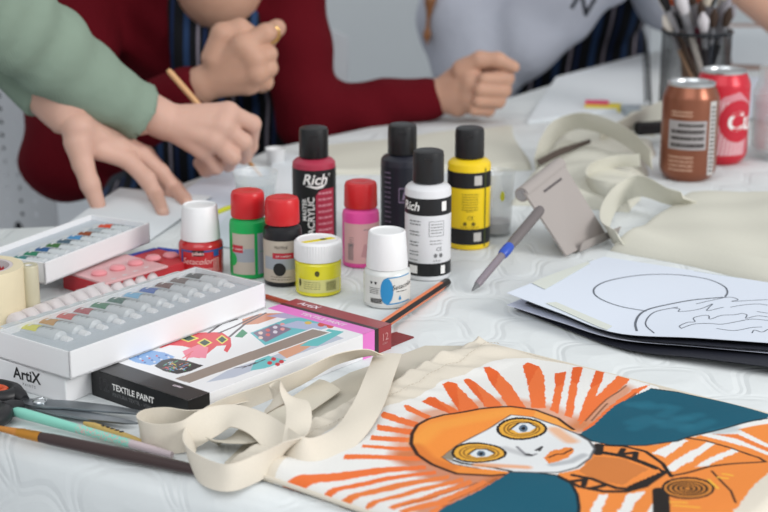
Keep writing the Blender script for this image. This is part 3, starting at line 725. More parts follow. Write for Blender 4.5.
proto = make_tube()
for i, (nm, cc) in enumerate(cols):
    o = proto if i == 0 else copy_tree(proto)
    f = i/(len(cols)-1); q = pa_.lerp(pb_, f)
    dyv = Vector((-math.sin(rz2), math.cos(rz2), 0)); q = q-dyv*.5
    cen = Vector((c2.x, c2.y, 0)); loc = q
    o.location = Vector((loc.x, loc.y, c2.z-.88+.28))*K; o.rotation_euler = (0, 0, rz2)
    tag(o, 'paint tube with %s label in the film wrapped tray' % nm, 'paint tube', 'paint tubes in the front tray')
    if i:
        for ch in o.children:
            if ch.name.startswith('colour_label'): ch.data = ch.data.copy(); ch.data.materials[0] = mat('tube_'+nm, cc, .45)
g = G(); g.box((c2.x, c2.y, c2.z+.06), (LT+.05, WT+.05, .012), rz2)
tag(build('plastic_film', g, film_mat('cellophane', '#dfe4e8', .08, .07, .12), world=True), 'clear shrink film stretched over the front tray of tubes', 'film')

# far tray
c3, rz3, L3, W3 = quad_box([(-12, 254), (39, 262), (158, 222), (82, 215)], 3.9)
print('far tray', c3, math.degrees(rz3), L3, W3)
tray('tube_tray', c3, rz3, L3, W3, 2.0, 'open white tray of paint tubes near the splayed hand')
tn = 9
for i in range(tn):
    o = copy_tree(proto); f = (i+.5)/tn; q = Vector((-L3/2+.8+(L3-1.6)*f, 0, 0)); q.rotate(Matrix.Rotation(rz3, 3, 'Z'))
    o.location = (Vector((c3.x, c3.y, 0))+q+Vector((0, 0, c3.z-.72)))*K; o.rotation_euler = (0, 0, rz3); s_ = min(1.0, (W3-.6)/7.2); o.scale = (s_, s_, s_)
    nm, cc = [('teal', '#3a7a78'), ('sea green', '#2f7a5c'), ('deep blue', '#2f5a8a'), ('moss green', '#3f6a3a'), ('slate', '#4a6070'), ('sky blue', '#4a88b8'), ('rust brown', '#8a4526'), ('silver', '#9aa4aa'), ('orange red', '#cf4a30')][i]
    tag(o, 'paint tube with %s label in the open tray by the splayed hand' % nm, 'paint tube', 'paint tubes in the far tray')
    for ch in o.children:
        if ch.name.startswith('colour_label'): ch.data = ch.data.copy(); ch.data.materials[0] = mat('tube2_'+nm, cc, .45)

# red package and clear blister under the far tray
c4, rz4, L4, W4 = quad_box([(70, 278), (96, 286), (187, 262), (165, 250)], 1.2)
t = empty('red_package', (c4.x, c4.y, TZ), rz4); tag(t, 'flat red and pink package under the end of the far tray', 'package')
build('carton', G().box((0, 0, .75), (L4, W4+1.5, 1.5)), mat('package_red', '#b32a33', .4), t, bevel=.1)
build('pink_tray', G().box((-L4*.17, -.2, 1.6), (L4*.66, W4+1.7, .25)), mat('tray_pink', '#cfa0a2', .35), t, bevel=.08)
g = G()
for i in range(5): g.lathe([(.7, 0), (.75, .15), (.6, .35), (.2, .42)], 24, c=(-L4/2+1.4+i*(L4-2.6)/4, -.6, 1.5+.22*(i < 4)))
build('pink_blisters', g, mat('blister_pink', '#d88a90', .3), t, smooth=50)
g = G(); g.box((L4*.33, W4/2+.4, 1.53), (L4*.3, .5, .05)); build('blue_stripe', g, mat('stripe_blue', '#2a4aa0', .4), t)
c5, rz5, L5, W5 = quad_box([(-20, 318), (70, 326), (200, 283), (128, 262)], 1.3)
t = empty('blister_pack', (c5.x, c5.y, TZ), rz5); tag(t, 'clear ridged plastic blister pack between the two trays', 'package')
g = G(); nn_ = 12; n_ = 24; W5 = 7.0
for i in range(nn_):
    x = -L5/2+(i+.5)*L5/nn_
    for k in range(2):
        y0 = -W5/2+k*W5/2+.2; g.tube([(x-.3, y0, 0), (x-.2, y0+.15, .5), (x, y0+1.2, 1.0), (x+.2, y0+W5/2-.6, .5), (x+.3, y0+W5/2-.35, 0)], [.2, .62, .8, .62, .2], 12)
build('ridges', g, mat('clear_plastic', '#e9e2e3', .15, trans=.25, ior=1.2), t, smooth=50)
build('backing_card', G().box((0, 0, .1), (L5, W5+.3, .16)), mat('blister_card', '#cfc6c6', .4), t)

# ================================================================ masking tape
p = P(-13, 322); R = 3.35
t = empty('masking_tape_roll', (p.x, p.y, TZ), facing(p)); tag(t, 'large cream masking tape roll with printed core at left edge', 'tape')
build('tape', G().lathe([(2.5, 0), (R, 0), (R+.02, .1), (R+.02, 4.9), (R, 5), (2.5, 5), (2.5, 0)], 64, capb=False, capt=False), mat('masking_tape', '#dccfb0', .6, noise=.03, nscale=120), t, smooth=40)
build('core', G().lathe([(2.2, .02), (2.49, .02), (2.49, 4.98), (2.2, 4.98), (2.2, .02)], 48, capb=False, capt=False), mat('core_card', '#c9bfc0', .7), t, smooth=40)
g = G()
for a in np.linspace(0, 2*math.pi, 9)[:-1]:
    vs, fs = text_geo('M', .9, bold=True); g.add([(-(2.17)*math.sin(a+x/2.17), 2.17*math.cos(a+x/2.17), 4.1+y) for x, y in vs], fs)
build('red_lettering', g, mat('ink_red', '#c22a35', .5), t)
p = P(32, 318); t2 = empty('tape_roll', (p.x, p.y, TZ), 0); tag(t2, 'small narrow translucent tape roll next to the cream masking tape', 'tape')
build('tape', G().lathe([(.35, 0), (.78, 0), (.8, .1), (.8, 4.7), (.76, 4.8), (.35, 4.8), (.35, 0)], 32, capb=False, capt=False), mat('clear_tape', '#d6cfb4', .35, trans=.25), t2, smooth=40)
build('core', G().lathe([(.28, .05), (.34, .05), (.34, 4.75), (.28, 4.75), (.28, .05)], 24, capb=False, capt=False), M_whitecap, t2, smooth=40)
# ================================================================ painted tote bag in the foreground
M_canvas = mat('canvas_cream', '#d3cbbd', .9, spec=.15, noise=.05, nscale=900, bump=.02, bscale=1500)
M_canvas_in = mat('canvas_inside', '#c4beb0', .9, spec=.1, noise=.05, nscale=900)
M_print = mat('painted_canvas', '#ffffff', .75, spec=.2, attr=True, noise=.05, nscale=700, bump=.03, bscale=1200)
BH = .9
m1 = P(227, 464, .3); m2 = P(476, 340, .5); s2_ = P(768, 413, .5)
du = (s2_-m2); du.z = 0; du.normalize()                 # along the side, away from the mouth
dv = (m1-m2); dv.z = 0; WV = dv.length; dv.normalize()  # along the mouth, towards the camera
LBAG = 33.0
def hb(s, v):
    """height of the bag's top face; s from the mouth, v from the far side"""
    e = min(s/.9, (LBAG-s)/1.2, v/1.1, (WV-v)/1.1, 1); e = max(e, 0)
    h = .12+.7*(1-(1-e)**2)
    h += .10*math.sin(s*.55+v*.2)*e+.06*math.sin(v*.9-s*.3)*e
    if s < 6: h += e*(1-s/6)*(.34+.13*math.sin(v*3.1+s*.9)*math.sin(s*1.1+.4)+.30*math.sin(v*1.1+s*1.6)*math.exp(-((v-3)/6)**2)+.12*math.sin(v*2.3+s))
    return h
ns, nv = 420, 330
ss = np.linspace(0, LBAG, ns); vv = np.linspace(0, WV, nv)
g = G(); pp = []
for a in ss:
    for b in vv:
        wob = .18*math.sin(b*.6)+.1*math.sin(b*1.7) if a < 3 else 0
        q = m2+du*(a+wob*(1-a/3 if a < 3 else 0))+dv*(b+.15*math.sin(a*.5)); pp.append((q.x, q.y)); g.v.append((q.x, q.y, TZ+hb(a, b)))
g.f = [(i*nv+j, (i+1)*nv+j, (i+1)*nv+j+1, i*nv+j+1) for i in range(ns-1) for j in range(nv-1)]; g.m = [0]*len(g.f)
cen = m2+du*LBAG/2+dv*WV/2
bag = empty('tote_bag', (cen.x, cen.y, TZ)); tag(bag, 'cream canvas tote bag hand painted with an orange haired face and teal shapes', 'tote bag')
front = build('front_panel', g, M_print, bag, world=True, smooth=180)
g = G(); cs = [m2, m2+du*LBAG, m2+du*LBAG+dv*WV, m2+dv*WV]
cs2 = [m2-du*.5+dv*.8, cs[1], cs[2], m2+dv*(WV-.4)-du*.6, P(250, 440), P(272, 420), P(310, 395), P(350, 374), P(385, 362), P(425, 347)]
g.poly([(q.x, q.y) for q in cs2], TZ+.02, TZ+.12); build('back_panel', g, M_canvas_in, bag, world=True)
g = G(); g.tube([m2+dv*WV+Vector((0, 0, -.15))+du*x_*1.0+dv*.05 for x_ in np.linspace(0, LBAG, 30)], .17, 8); g.tube([m2+Vector((0, 0, -.12))+du*x_*1.0-dv*.05 for x_ in np.linspace(0, LBAG, 30)], .14, 8)
build('side_seam', g, M_canvas, bag, world=True, smooth=180)
pa = Paint(pp, '#d3cbbd')
def X_(l, sc, ox, oy): return [(lambda q: (q.x, q.y))(P(x/sc+ox, y/sc+oy, BH)) for x, y in l]
def FA(l): return X_(l, 3.159, 400, 350)
def FB(l): return X_(l, 3.159, 560, 350)
def FC(l): return X_(l, 2.954, 260, 340)
def PX(l): return X_(l, 1, 0, 0)
WH = '#dddcd9'; OR = '#e0703a'; OR2 = '#d9602c'; OG = '#e58a3c'; BK = '#26211f'; TL = '#185468'
pa.fill(PX([(268, 477), (290, 457), (318, 440), (350, 416), (372, 411), (400, 402), (424, 392), (444, 380), (464, 374), (484, 364), (505, 358), (530, 356), (560, 360), (600, 366), (655, 383), (690, 420), (600, 470), (560, 540), (400, 530), (330, 497)]), WH)
def wob(poly, amp=.12, seed=0):
    rd = random.Random(seed); out = []
    for i in range(len(poly)):
        a, b = poly[i], poly[(i+1) % len(poly)]; L_ = math.dist(a, b); n = max(1, int(L_/.35))
        for k in range(n): out.append((a[0]+(b[0]-a[0])*k/n+rd.uniform(-amp, amp), a[1]+(b[1]-a[1])*k/n+rd.uniform(-amp, amp)))
    return out
rays_c = [[(425, 190), (440, 190), (505, 226), (495, 238), (430, 206)], [(365, 212), (470, 247), (460, 262), (355, 228)], [(345, 248), (452, 266), (444, 280), (345, 264)],
          [(330, 280), (440, 287), (440, 299), (325, 296)], [(305, 310), (450, 312), (455, 322), (300, 320)], [(250, 340), (470, 335), (475, 348), (245, 352)],
          [(50, 402), (200, 388), (490, 360), (492, 372), (200, 411), (60, 421)], [(155, 438), (330, 405), (520, 376), (520, 387), (320, 421), (180, 445)],
          [(230, 452), (400, 420), (560, 390), (560, 404), (400, 439), (240, 463)], [(310, 472), (420, 450), (600, 400), (600, 414), (430, 463), (320, 479)],
          [(375, 488), (480, 465), (620, 408), (630, 420), (500, 477), (400, 496)], [(410, 500), (520, 478), (660, 412), (680, 425), (540, 492), (430, 510)], [(500, 505), (600, 470), (700, 415), (740, 400), (700, 450), (600, 500), (520, 530)]]
rays_a = [[(70, 158), (90, 142), (112, 144), (190, 192), (170, 205)], [(135, 108), (155, 100), (178, 104), (255, 188), (230, 198), (190, 195)], [(198, 88), (218, 84), (238, 94), (325, 178), (300, 185), (270, 182)],
          [(262, 52), (280, 50), (312, 62), (350, 105), (398, 182), (340, 182), (300, 115)], [(388, 45), (405, 34), (440, 45), (456, 80), (460, 180), (415, 182), (405, 110)],
          [(490, 70), (525, 62), (518, 110), (500, 195), (475, 185), (490, 120)], [(545, 48), (578, 45), (562, 110), (545, 205), (520, 200), (540, 100)],
          [(620, 58), (650, 55), (636, 100), (590, 210), (560, 215), (600, 120)]]
rays_b = [[(150, 110), (185, 80), (222, 82), (215, 100), (150, 150), (100, 200), (60, 225), (110, 150)], [(285, 108), (230, 120), (180, 155), (110, 215), (70, 245), (80, 250), (190, 180), (255, 125)]]
# warm scumble round the hair
pa.stroke(FA([(20, 330), (30, 260), (90, 205), (200, 178), (350, 165), (470, 185), (560, 225)]), 1.1, '#cf7b45', .7, .9)
pa.stroke(FA([(30, 330), (120, 385), (260, 415), (360, 400)]), 1.5, '#bf6a35', .85, 1.0)
pa.stroke(FA([(560, 240), (640, 190), (700, 120)]), 1.0, '#c4743f', .8, .9)
pa.stroke(FA([(80, 510), (200, 470), (330, 405)]), .8, '#b9652f', .8, .8)
for i, r_ in enumerate(rays_c): pa.fill(wob(FC(r_), .045, i), OR if i < 8 else '#dd7a40'); 
for i, r_ in enumerate(rays_a): pa.fill(wob(FA(r_), .05, i+20), OR); pa.fill(wob(FA(r_[:3]+[r_[-1]]), .06, i+60), OR2)
for i, r_ in enumerate(rays_b): pa.fill(wob(FB(r_), .05, i+40), OR)
for q in ([(80, 215), (150, 150), (210, 110)], [(110, 230), (170, 180), (240, 130)], [(100, 215), (150, 165)]): pa.stroke(FB(q), .1, '#6a4630', .8, .05)
for q in ([(420, 490), (520, 465), (640, 420)], [(560, 480), (640, 440), (700, 410)], [(540, 495), (600, 475)]): pa.stroke(FC(q), .1, '#8a4a28', .7, .05)
# teal shapes
TU = FB([(288, 119), (380, 129), (480, 151), (580, 174), (655, 196), (664, 205), (640, 222), (560, 236), (480, 255), (420, 272), (370, 290), (270, 300), (160, 299), (100, 285), (62, 258), (110, 225), (180, 165), (240, 135)])
TLW = FA([(350, 388), (430, 388), (500, 395), (540, 415), (560, 450), (566, 490), (560, 570), (60, 570), (130, 505), (230, 452), (330, 400)])
# shoulders: orange ground, then white stripes
pa.fill(wob(FB([(110, 295), (270, 300), (380, 290), (480, 256), (657, 215), (760, 235), (820, 300), (760, 330), (657, 388), (610, 432), (545, 515), (500, 570), (55, 570), (0, 470), (-20, 400), (0, 385), (60, 375), (105, 340)]), .1, 5), '#e0853f')
pa.stroke(FB([(480, 256), (560, 240), (657, 222), (760, 240)]), .9, WH, 1, .1)
pa.fill(FB([(440, 268), (500, 250), (570, 252), (657, 290), (780, 320), (780, 345), (657, 322), (600, 300), (520, 282)]), WH)
pa.fill(FB([(480, 262), (560, 262), (657, 300), (760, 325), (657, 312), (560, 275)]), '#dd7a3c')
for q in ([(290, 322), (380, 283), (405, 288), (330, 335)], [(335, 360), (390, 330), (468, 290), (490, 292), (440, 330), (362, 372), (345, 374)], [(425, 362), (480, 335), (545, 303), (568, 310), (520, 335), (470, 358)],
          [(120, 448), (155, 445), (130, 500), (110, 560), (60, 560), (95, 505)], [(215, 445), (275, 440), (232, 480), (205, 560), (160, 560), (180, 505)], [(300, 475), (330, 470), (315, 560), (250, 560), (268, 515)]):
    pa.fill(wob(FB(q), .08, len(q)), WH)
pa.fill(FB([(60, 380), (110, 340), (200, 345), (280, 372), (200, 420), (100, 402)]), '#a8663a', .55)
pa.fill(TU, TL); pa.fill(TLW, TL)
for k in range(14):
    rd = random.Random(k); x, y = rd.uniform(120, 560), rd.uniform(150, 290); pa.stroke(FB([(x, y), (x+rd.uniform(30, 90), y-rd.uniform(0, 30))]), .5, '#2a7389', .35 if 150 < y < 260 else 0, .5)
for q, wd in (([(288, 119), (380, 129), (480, 151), (580, 174), (655, 196)], .12), ([(62, 258), (100, 285), (160, 299), (270, 300), (370, 290), (420, 272), (480, 255), (560, 237), (655, 215)], .14)): pa.stroke(FB(q), wd, '#1c3038', 1, .05)
pa.stroke(FA([(350, 388), (430, 388), (500, 395), (540, 415), (560, 450), (566, 490), (560, 560)]), .18, '#15252c', 1, .05)
# collar and shoulder lines
for q, wd in (([(112, 300), (200, 302), (270, 318), (325, 352), (352, 390)], .26), ([(128, 326), (200, 336), (262, 352), (302, 366)], .5), ([(40, 392), (100, 402), (180, 428), (225, 432)], .3),
              ([(0, 400), (60, 425), (140, 437), (210, 438), (270, 425), (330, 380)], .3), ([(350, 388), (400, 378), (470, 362), (560, 352), (650, 343), (630, 330), (540, 302), (460, 285), (400, 280)], .16),
              ([(318, 440), (320, 480), (322, 560)], 1.0), ([(480, 375), (540, 440), (555, 480)], .1), ([(124, 300), (120, 330)], .6), ([(200, 312), (190, 330), (240, 322), (236, 342)], .36), ([(30, 412), (80, 404), (75, 420)], .34), ([(95, 430), (140, 420)], .34)): pa.stroke(FB(q), wd, BK, 1, .06)
pa.fill(FB([(300, 360), (345, 378), (300, 405), (225, 439), (212, 425), (270, 402), (318, 378)]), BK)
pa.fill(FB(ell(405, 430, 84, 40)), BK); pa.fill(FB(ell(405, 430, 76, 34)), '#c98038')
for k in range(4): 
    e_ = FB(ell(403, 430, 62-k*16, 26-k*6.5)); pa.stroke(e_+[e_[0]], .14, '#33251a', 1, .05)
for q in ([(500, 395), (530, 400)], [(515, 385), (545, 392)], [(360, 490), (440, 500)], [(470, 400), (500, 430)], [(350, 478), (400, 482)]): pa.stroke(FB(q), .14, '#e8b040', 1, .05)
# head
HAIR = [(35, 292), (38, 265), (55, 240), (90, 220), (140, 203), (250, 187), (350, 181), (430, 187), (500, 208), (548, 242), (480, 222), (420, 210), (350, 208), (300, 235), (240, 265), (180, 300), (135, 330), (170, 350), (250, 372), (345, 388), (330, 396), (290, 398), (180, 384), (100, 350), (55, 322)]
FACE = [(350, 206), (420, 210), (500, 232), (560, 258), (598, 285), (615, 315), (600, 345), (560, 370), (500, 385), (430, 388), (345, 387), (250, 372), (170, 352), (133, 330), (180, 298), (240, 264), (300, 232)]
pa.fill(FA(HAIR), OG); pa.stroke(FA([(60, 285), (110, 245), (220, 215), (340, 198)]), .7, '#e79d45', .6, .7); pa.stroke(FA([(50, 300), (90, 335), (160, 362)]), .5, '#c86a30', .6, .5)
pa.fill(FA([(430, 187), (500, 208), (560, 248), (535, 246), (480, 225), (420, 210)]), '#e59a4a')
pa.fill(FA(FACE), '#d8dadb')
pa.stroke(FA(HAIR[:10]), .2, '#3a241c', 1, .08); pa.stroke(FA(HAIR[20:]+[HAIR[0]]), .22, '#3a241c', 1, .08)
pa.stroke(FA(FACE[11:]+FACE[:2]), .09, '#5a4636', .8, .05); pa.stroke(FA(FACE[1:11]), .12, '#4a4a4e', .9, .08)
pa.stroke(FA([(140, 330), (200, 352), (290, 370), (350, 385)]), .2, BK, 1, .05)
pa.fill(FA([(135, 330), (165, 308), (178, 322), (165, 342)]), '#8a8070')
pa.stroke(FA([(245, 360), (320, 366), (400, 370)]), .35, '#e0955c', .8, .35); pa.stroke(FA([(490, 245), (510, 262), (540, 285)]), .55, '#e09a5a', .7, .5)
pa.stroke(FA([(330, 300), (400, 325)]), .3, '#9a9a9e', .5, .4)
for cx, cy, rx, ry, ix, iy in ((250, 319, 88, 34, 256, 322), (385, 244, 81, 32, 390, 243)):
    pa.fill(FA(ell(cx, cy, rx, ry)), BK); pa.fill(FA(ell(cx, cy, rx-9, ry-5.5)), '#dba23c')
    for k, s_ in enumerate((.78, .62)):
        e_ = FA(ell(cx, cy, (rx-9)*s_, (ry-5)*s_)); pa.stroke(e_+[e_[0]], .09, '#7a5220', .9, .04)
    pa.fill(FA([(ix-38, iy+2), (ix-15, iy-14), (ix+18, iy-15), (ix+40, iy-3), (ix+20, iy+10), (ix-14, iy+13)]), '#d2d8dc')
    pa.stroke(FA([(ix-42, iy+3), (ix-15, iy-15), (ix+18, iy-16), (ix+42, iy-4)]), .12, BK, 1, .04)
    pa.fill(FA(ell(ix, iy, 14, 10)), '#56687a'); pa.fill(FA(ell(ix, iy, 6, 5)), '#16181c')
pa.stroke(FA([(370, 296), (400, 326), (415, 328), (430, 322)]), .12, '#77777c', .9, .1); pa.stroke(FA([(402, 322), (416, 325)]), .22, '#2a2a2c', 1, .05); pa.stroke(FA([(430, 310), (448, 300), (440, 312)]), .16, '#3a3a3c', 1, .05)
pa.stroke(FA([(480, 360), (540, 352), (580, 335)]), .3, '#9a9da2', .7, .3)
pa.fill(FA([(455, 337), (475, 317), (492, 312), (503, 314), (520, 307), (545, 308), (550, 322), (530, 340), (500, 350), (470, 356)]), '#e0823c')
pa.stroke(FA([(470, 336), (495, 327), (515, 328), (545, 314)]), .13, '#40221a', 1, .04)
pa.apply(front)
def stitch(v_lo, v_hi, s0):
    g = G()
    for k in range(int((v_hi-v_lo)/.5)):
        a = v_lo+k*.5; q = m2+du*s0+dv*a; r_ = m2+du*s0+dv*(a+.3); g.tube([q+Vector((0, 0, hb(s0, a)-.28)), r_+Vector((0, 0, hb(s0, a+.3)-.28))], .025, 5)
    return g
build('hem_stitching', stitch(.5, WV-.5, 2.6), mat('thread_cream', '#b9b0a0', .8), bag, world=True)
def RB(rows, width=2.5, **k):
    pts = []
    for px, py, h, *wd in rows:
        q = P(px, py, h); pts.append((q.x, q.y, q.z)+tuple(wd))
    g = G(); ribbon(g, pts, width, **k); return g
h1 = RB([(388, 354, 1.5, 1, .25, 0), (380, 375, 1.6, 1, .1, 0), (368, 405, 1.5, 1, .05, -.1), (350, 432, 1.3, .9, -.4, -.2), (325, 449, 1.3, .5, -.6, -.5), (302, 453, 1.3, .1, -.6, -.8), (280, 441, 1.5, 0, -.8, -.6), (258, 424, 2.0, 0, -.9, -.35), (232, 416, 2.2, 0, -.9, -.4),
         (207, 424, 1.8, 0, -.6, -.8), (185, 436, 1.3, 0, -.2, -1), (163, 439, 1.1, 0, 0, -1), (146, 436, 1.1, 0, .1, -1), (139, 430, 1.1, .1, .1, -1), (145, 424, 1.1, 0, 0, -1), (166, 421, 1.1, 0, .1, -1), (192, 421, 1.1, 0, .4, -.8), (218, 412, 1.2, 0, .8, -.4), (240, 402, 1.0, 0, .9, -.2)], 2.15)
build('handle', h1, M_canvas, bag, world=True, smooth=60)
h2 = RB([(378, 354, 1.9, .2, 1, -.3), (360, 354, 2.3, 0, .8, -.6), (333, 361, 2.3, 0, .7, -.7), (300, 378, 1.8, 0, .5, -.8), (262, 394, 1.5, 0, .4, -.9), (225, 408, 1.3, 0, .3, -.9), (203, 422, 1.2, .2, .3, -.9), (190, 440, 1.1, .4, .1, -.9), (189, 456, 1.05, .3, -.1, -1), (203, 471, 1.0, 0, -.3, -1), (228, 478, 1.0, -.1, -.4, -.9), (255, 469, 1.1, -.2, -.5, -.8),
         (278, 456, 1.3, -.4, -.4, -.7), (294, 438, 1.9, -.8, -.3, -.4), (299, 418, 2.6, -1, 0, .1), (296, 402, 3.1, -1, .1, .2), (284, 393, 3.3, -.6, .3, .6), (273, 398, 3.0, .2, .3, .9), (275, 409, 2.5, .7, .2, .6)], 1.75)
build('handle', h2, M_canvas, bag, world=True, smooth=60)
g = RB([(212, 441, .7, -.5, -.5, .3), (238, 437, 1.0, -.3, -.8, 0), (262, 430, 1.0, 0, -1, 0), (300, 405, .8, 0, -1, 0), (330, 385, .6, 0, -1, 0)], 2.6)
build('inner_facing', g, M_canvas_in, bag, world=True, smooth=60)

# ================================================================ brushes and scissors at the near edge
def rod(name, a, b, prof, m, parent, n=20):
    """prof: (fraction, radius)"""
    g = G(); g.tube([a.lerp(b, f) for f, r in prof], [r for f, r in prof], n); return build(name, g, m, parent, world=True, smooth=50)
def lift(p, dz): return p+Vector((0, 0, dz))
a = P(-12, 426, .55); b = P(215, 474, .45)
t = empty('paint_brush', a.lerp(b, .5)*1.0); t.location.z = TZ*K; tag(t, 'dark brown handled paint brush with golden ferrule at the near table edge', 'paint brush')
fA, fB = .24, .165
rod('handle', a, b, [(.24, .36), (.3, .42), (.6, .46), (.85, .4), (1, .28)], mat('handle_brown', '#33201f', .35, coat=.3), t)
rod('ferrule', a, b, [(.14, .3), (.165, .36), (.18, .33), (.19, .37), (.2, .34), (.21, .38), (.245, .38)], mat('ferrule_gold', '#c78a3a', .3, .75), t)
rod('bristles', a, b, [(-.06, .03), (0, .12), (.06, .2), (.145, .3)], mat('bristle_tan', '#b87a35', .5, noise=.2, nscale=400), t)
a = P(14, 411, .8); b = P(172, 455, .4)
t = empty('paint_brush', a.lerp(b, .5)); t.location.z = TZ*K; tag(t, 'mint green handled brush with speckled pink end, between scissors and brown brush', 'paint brush')
rod('handle', a, b, [(0, .25), (.02, .36), (.06, .4), (.3, .36), (.42, .33)], mat('handle_mint', '#84c9b8', .35), t)
def speckle():
    m = mat('handle_speckled', '#a9c9be', .45); nt = m.node_tree; L = nt.links; b_ = nt.nodes['Principled BSDF']
    v = nt.nodes.new('ShaderNodeTexNoise'); v.inputs['Scale'].default_value = 700; c_ = nt.nodes.new('ShaderNodeValToRGB'); tc_ = nt.nodes.new('ShaderNodeTexCoord'); L.new(tc_.outputs['Object'], v.inputs['Vector'])
    c_.color_ramp.interpolation = 'CONSTANT'; c_.color_ramp.elements[0].color = s2l('#84c9b8')+[1]; c_.color_ramp.elements[1].position = .55; c_.color_ramp.elements[1].color = s2l('#c9a9a4')+[1]
    L.new(v.outputs['Fac'], c_.inputs[0]); L.new(c_.outputs[0], b_.inputs['Base Color']); return m
rod('speckled_section', a, b, [(.42, .33), (.6, .32), (.75, .3)], speckle(), t)
rod('pale_end', a, b, [(.75, .3), (.9, .28), (1, .22)], mat('handle_pale', '#bfb0b4', .5), t)
a = P(84, 423, .35); b = P(150, 445, .3)
t = empty('wooden_stick', a.lerp(b, .5)); t.location.z = TZ*K; tag(t, 'light wooden modelling stick with dark marks beside the scissor blades', 'stick')
rod('shaft', a, b, [(0, .12), (.15, .28), (.5, .3), (.75, .26), (1, .12)], mat('wood_yellow', '#c0a25e', .5, noise=.12, nscale=150), t)
g = G()
for i in range(5):
    q = a.lerp(b, .3+i*.07); g.box((q.x, q.y, q.z+.3), (.18, .3, .03), .5+i*.3)
build('dark_marks', g, M_ink, t, world=True)
a = P(22, 392, .5); b = P(46, 398, .5)
# scissors
sc_c = P(42, 400, .9)
t = empty('scissors', (sc_c.x, sc_c.y, TZ)); tag(t, 'steel scissors with black and orange handles lying beside the brushes', 'scissors')
M_steel = mat('steel', '#8f959a', .28, .9, noise=.05, nscale=60)
def blade(pv, tip, wside, z, nm):
    d = (tip-pv); d.z = 0; L_ = d.length; d.normalize(); n_ = Vector((-d.y, d.x, 0))*wside
    prof = [(-1.8, -.35, .35), (-.4, -.7, .7), (.6, -.72, .75), (2, -.45, .95), (L_*.6, -.35, .85), (L_*.9, -.15, .45), (L_, 0, .04)]
    up = [(pv+d*x+n_*b_) for x, a_, b_ in prof]; lo = [(pv+d*x+n_*a_) for x, a_, b_ in prof]
    g = G(); pl = [(q.x, q.y) for q in up]+[(q.x, q.y) for q in lo[::-1]]; g.poly(pl, TZ+z, TZ+z+.16); build(nm, g, M_steel, t, world=True, bevel=.04)
pv = P(40, 402, .8)
blade(pv, P(150, 416, .6), 1, .62, 'blade'); blade(pv, P(138, 422, .6), -1, .42, 'blade')
g = G(); g.lathe([(.5, 0), (.52, .12), (.42, .25), (.2, .3)], 24, c=(pv.x, pv.y, TZ+.78)); g.box((pv.x, pv.y, TZ+1.08), (.6, .1, .04), .6)
build('pivot_screw', g, mat('steel_bright', '#c9cdd0', .2, .95), t, world=True, smooth=40)
def grip(c0, c1, rx, nm, m, r=.55, z=.9, back=None):
    c = (c0+c1)/2; d = (c1-c0); L_ = d.length/2; d.normalize(); n_ = Vector((-d.y, d.x, 0)); pts = [c+d*L_*math.cos(a)+n_*rx*math.sin(a) for a in np.linspace(0, 2*math.pi, 33)]
    g = G(); g.tube([Vector((q.x, q.y, TZ+z)) for q in pts], r, 12, cap=False)
    if back is not None: g.tube([Vector((c1.x, c1.y, TZ+z)), Vector((c1.x, c1.y, TZ+z)).lerp(back, .5), back], [r*1.1, r*1.05, .4], 12)
    return build(nm, g, m, t, world=True, smooth=60)
bk = mat('grip_black', '#1b1b1e', .42); 
grip(P(-62, 392, .8), P(16, 396, .8), 1.5, 'upper_grip', bk, .58, .95, lift(pv, .1)+Vector((-1.2, .35, -.1)))
grip(P(-60, 425, .8), P(4, 411, .8), 1.7, 'lower_grip', bk, .62, .8, lift(pv, 0)+Vector((-1.3, -.4, -.1)))
grip(P(-56, 392, .9), P(6, 394, .9), .95, 'orange_lining', mat('grip_orange', '#c8502a', .4), .25, 1.15)

# striped pencil by the white jar
a = P(380, 327, .9); b = P(446, 283, .45)
t = empty('striped_pencil', ((a.x+b.x)/2, (a.y+b.y)/2, TZ)); tag(t, 'orange and black striped pencil leading from the box to the white bottle', 'pencil')
ab = (b-a).normalized(); tot = (b-a).length
def hexrod(a, b, r, mats, nm, f0, f1, rot=0, cols=(1, 0, 1, 0, 1, 0)):
    d = (b-a).normalized(); u = d.cross(Vector((0, 0, 1))).normalized(); w_ = u.cross(d); g = G()
    for f in (f0, f1):
        c = a.lerp(b, f)
        for k in range(6): an = math.radians(60*k+rot); g.v.append(tuple(c+(u*math.cos(an)+w_*math.sin(an))*r))
    for k in range(6): g.f.append((k, (k+1) % 6, (k+1) % 6+6, k+6)); g.m.append(cols[k])
    g.f += [(5, 4, 3, 2, 1, 0), (6, 7, 8, 9, 10, 11)]; g.m += [0, 0]
    return build(nm, g, mats, t, world=True)
M_po = mat('pencil_orange', '#e5763a', .35); M_pk = mat('pencil_black', '#201c1c', .35)
hexrod(a, b, .4, [M_po, M_pk], 'shaft', -.35, .93, 0); hexrod(a, b, .41, [M_pk, M_pk], 'black_end', .93, 1.02, 0)
a = P(268, 297, .3); b = P(288, 303, .3)
t = empty('thin_pencil', ((a.x+b.x)/2, (a.y+b.y)/2, TZ)); tag(t, 'thin dark red pencil lying between the tray corner and the yellow jar', 'pencil'); M_pr = mat('pencil_red', '#a8462e', .4)
hexrod(a, b, .22, [M_pr, M_pr], 'shaft', -1.5, 1.2, 0)

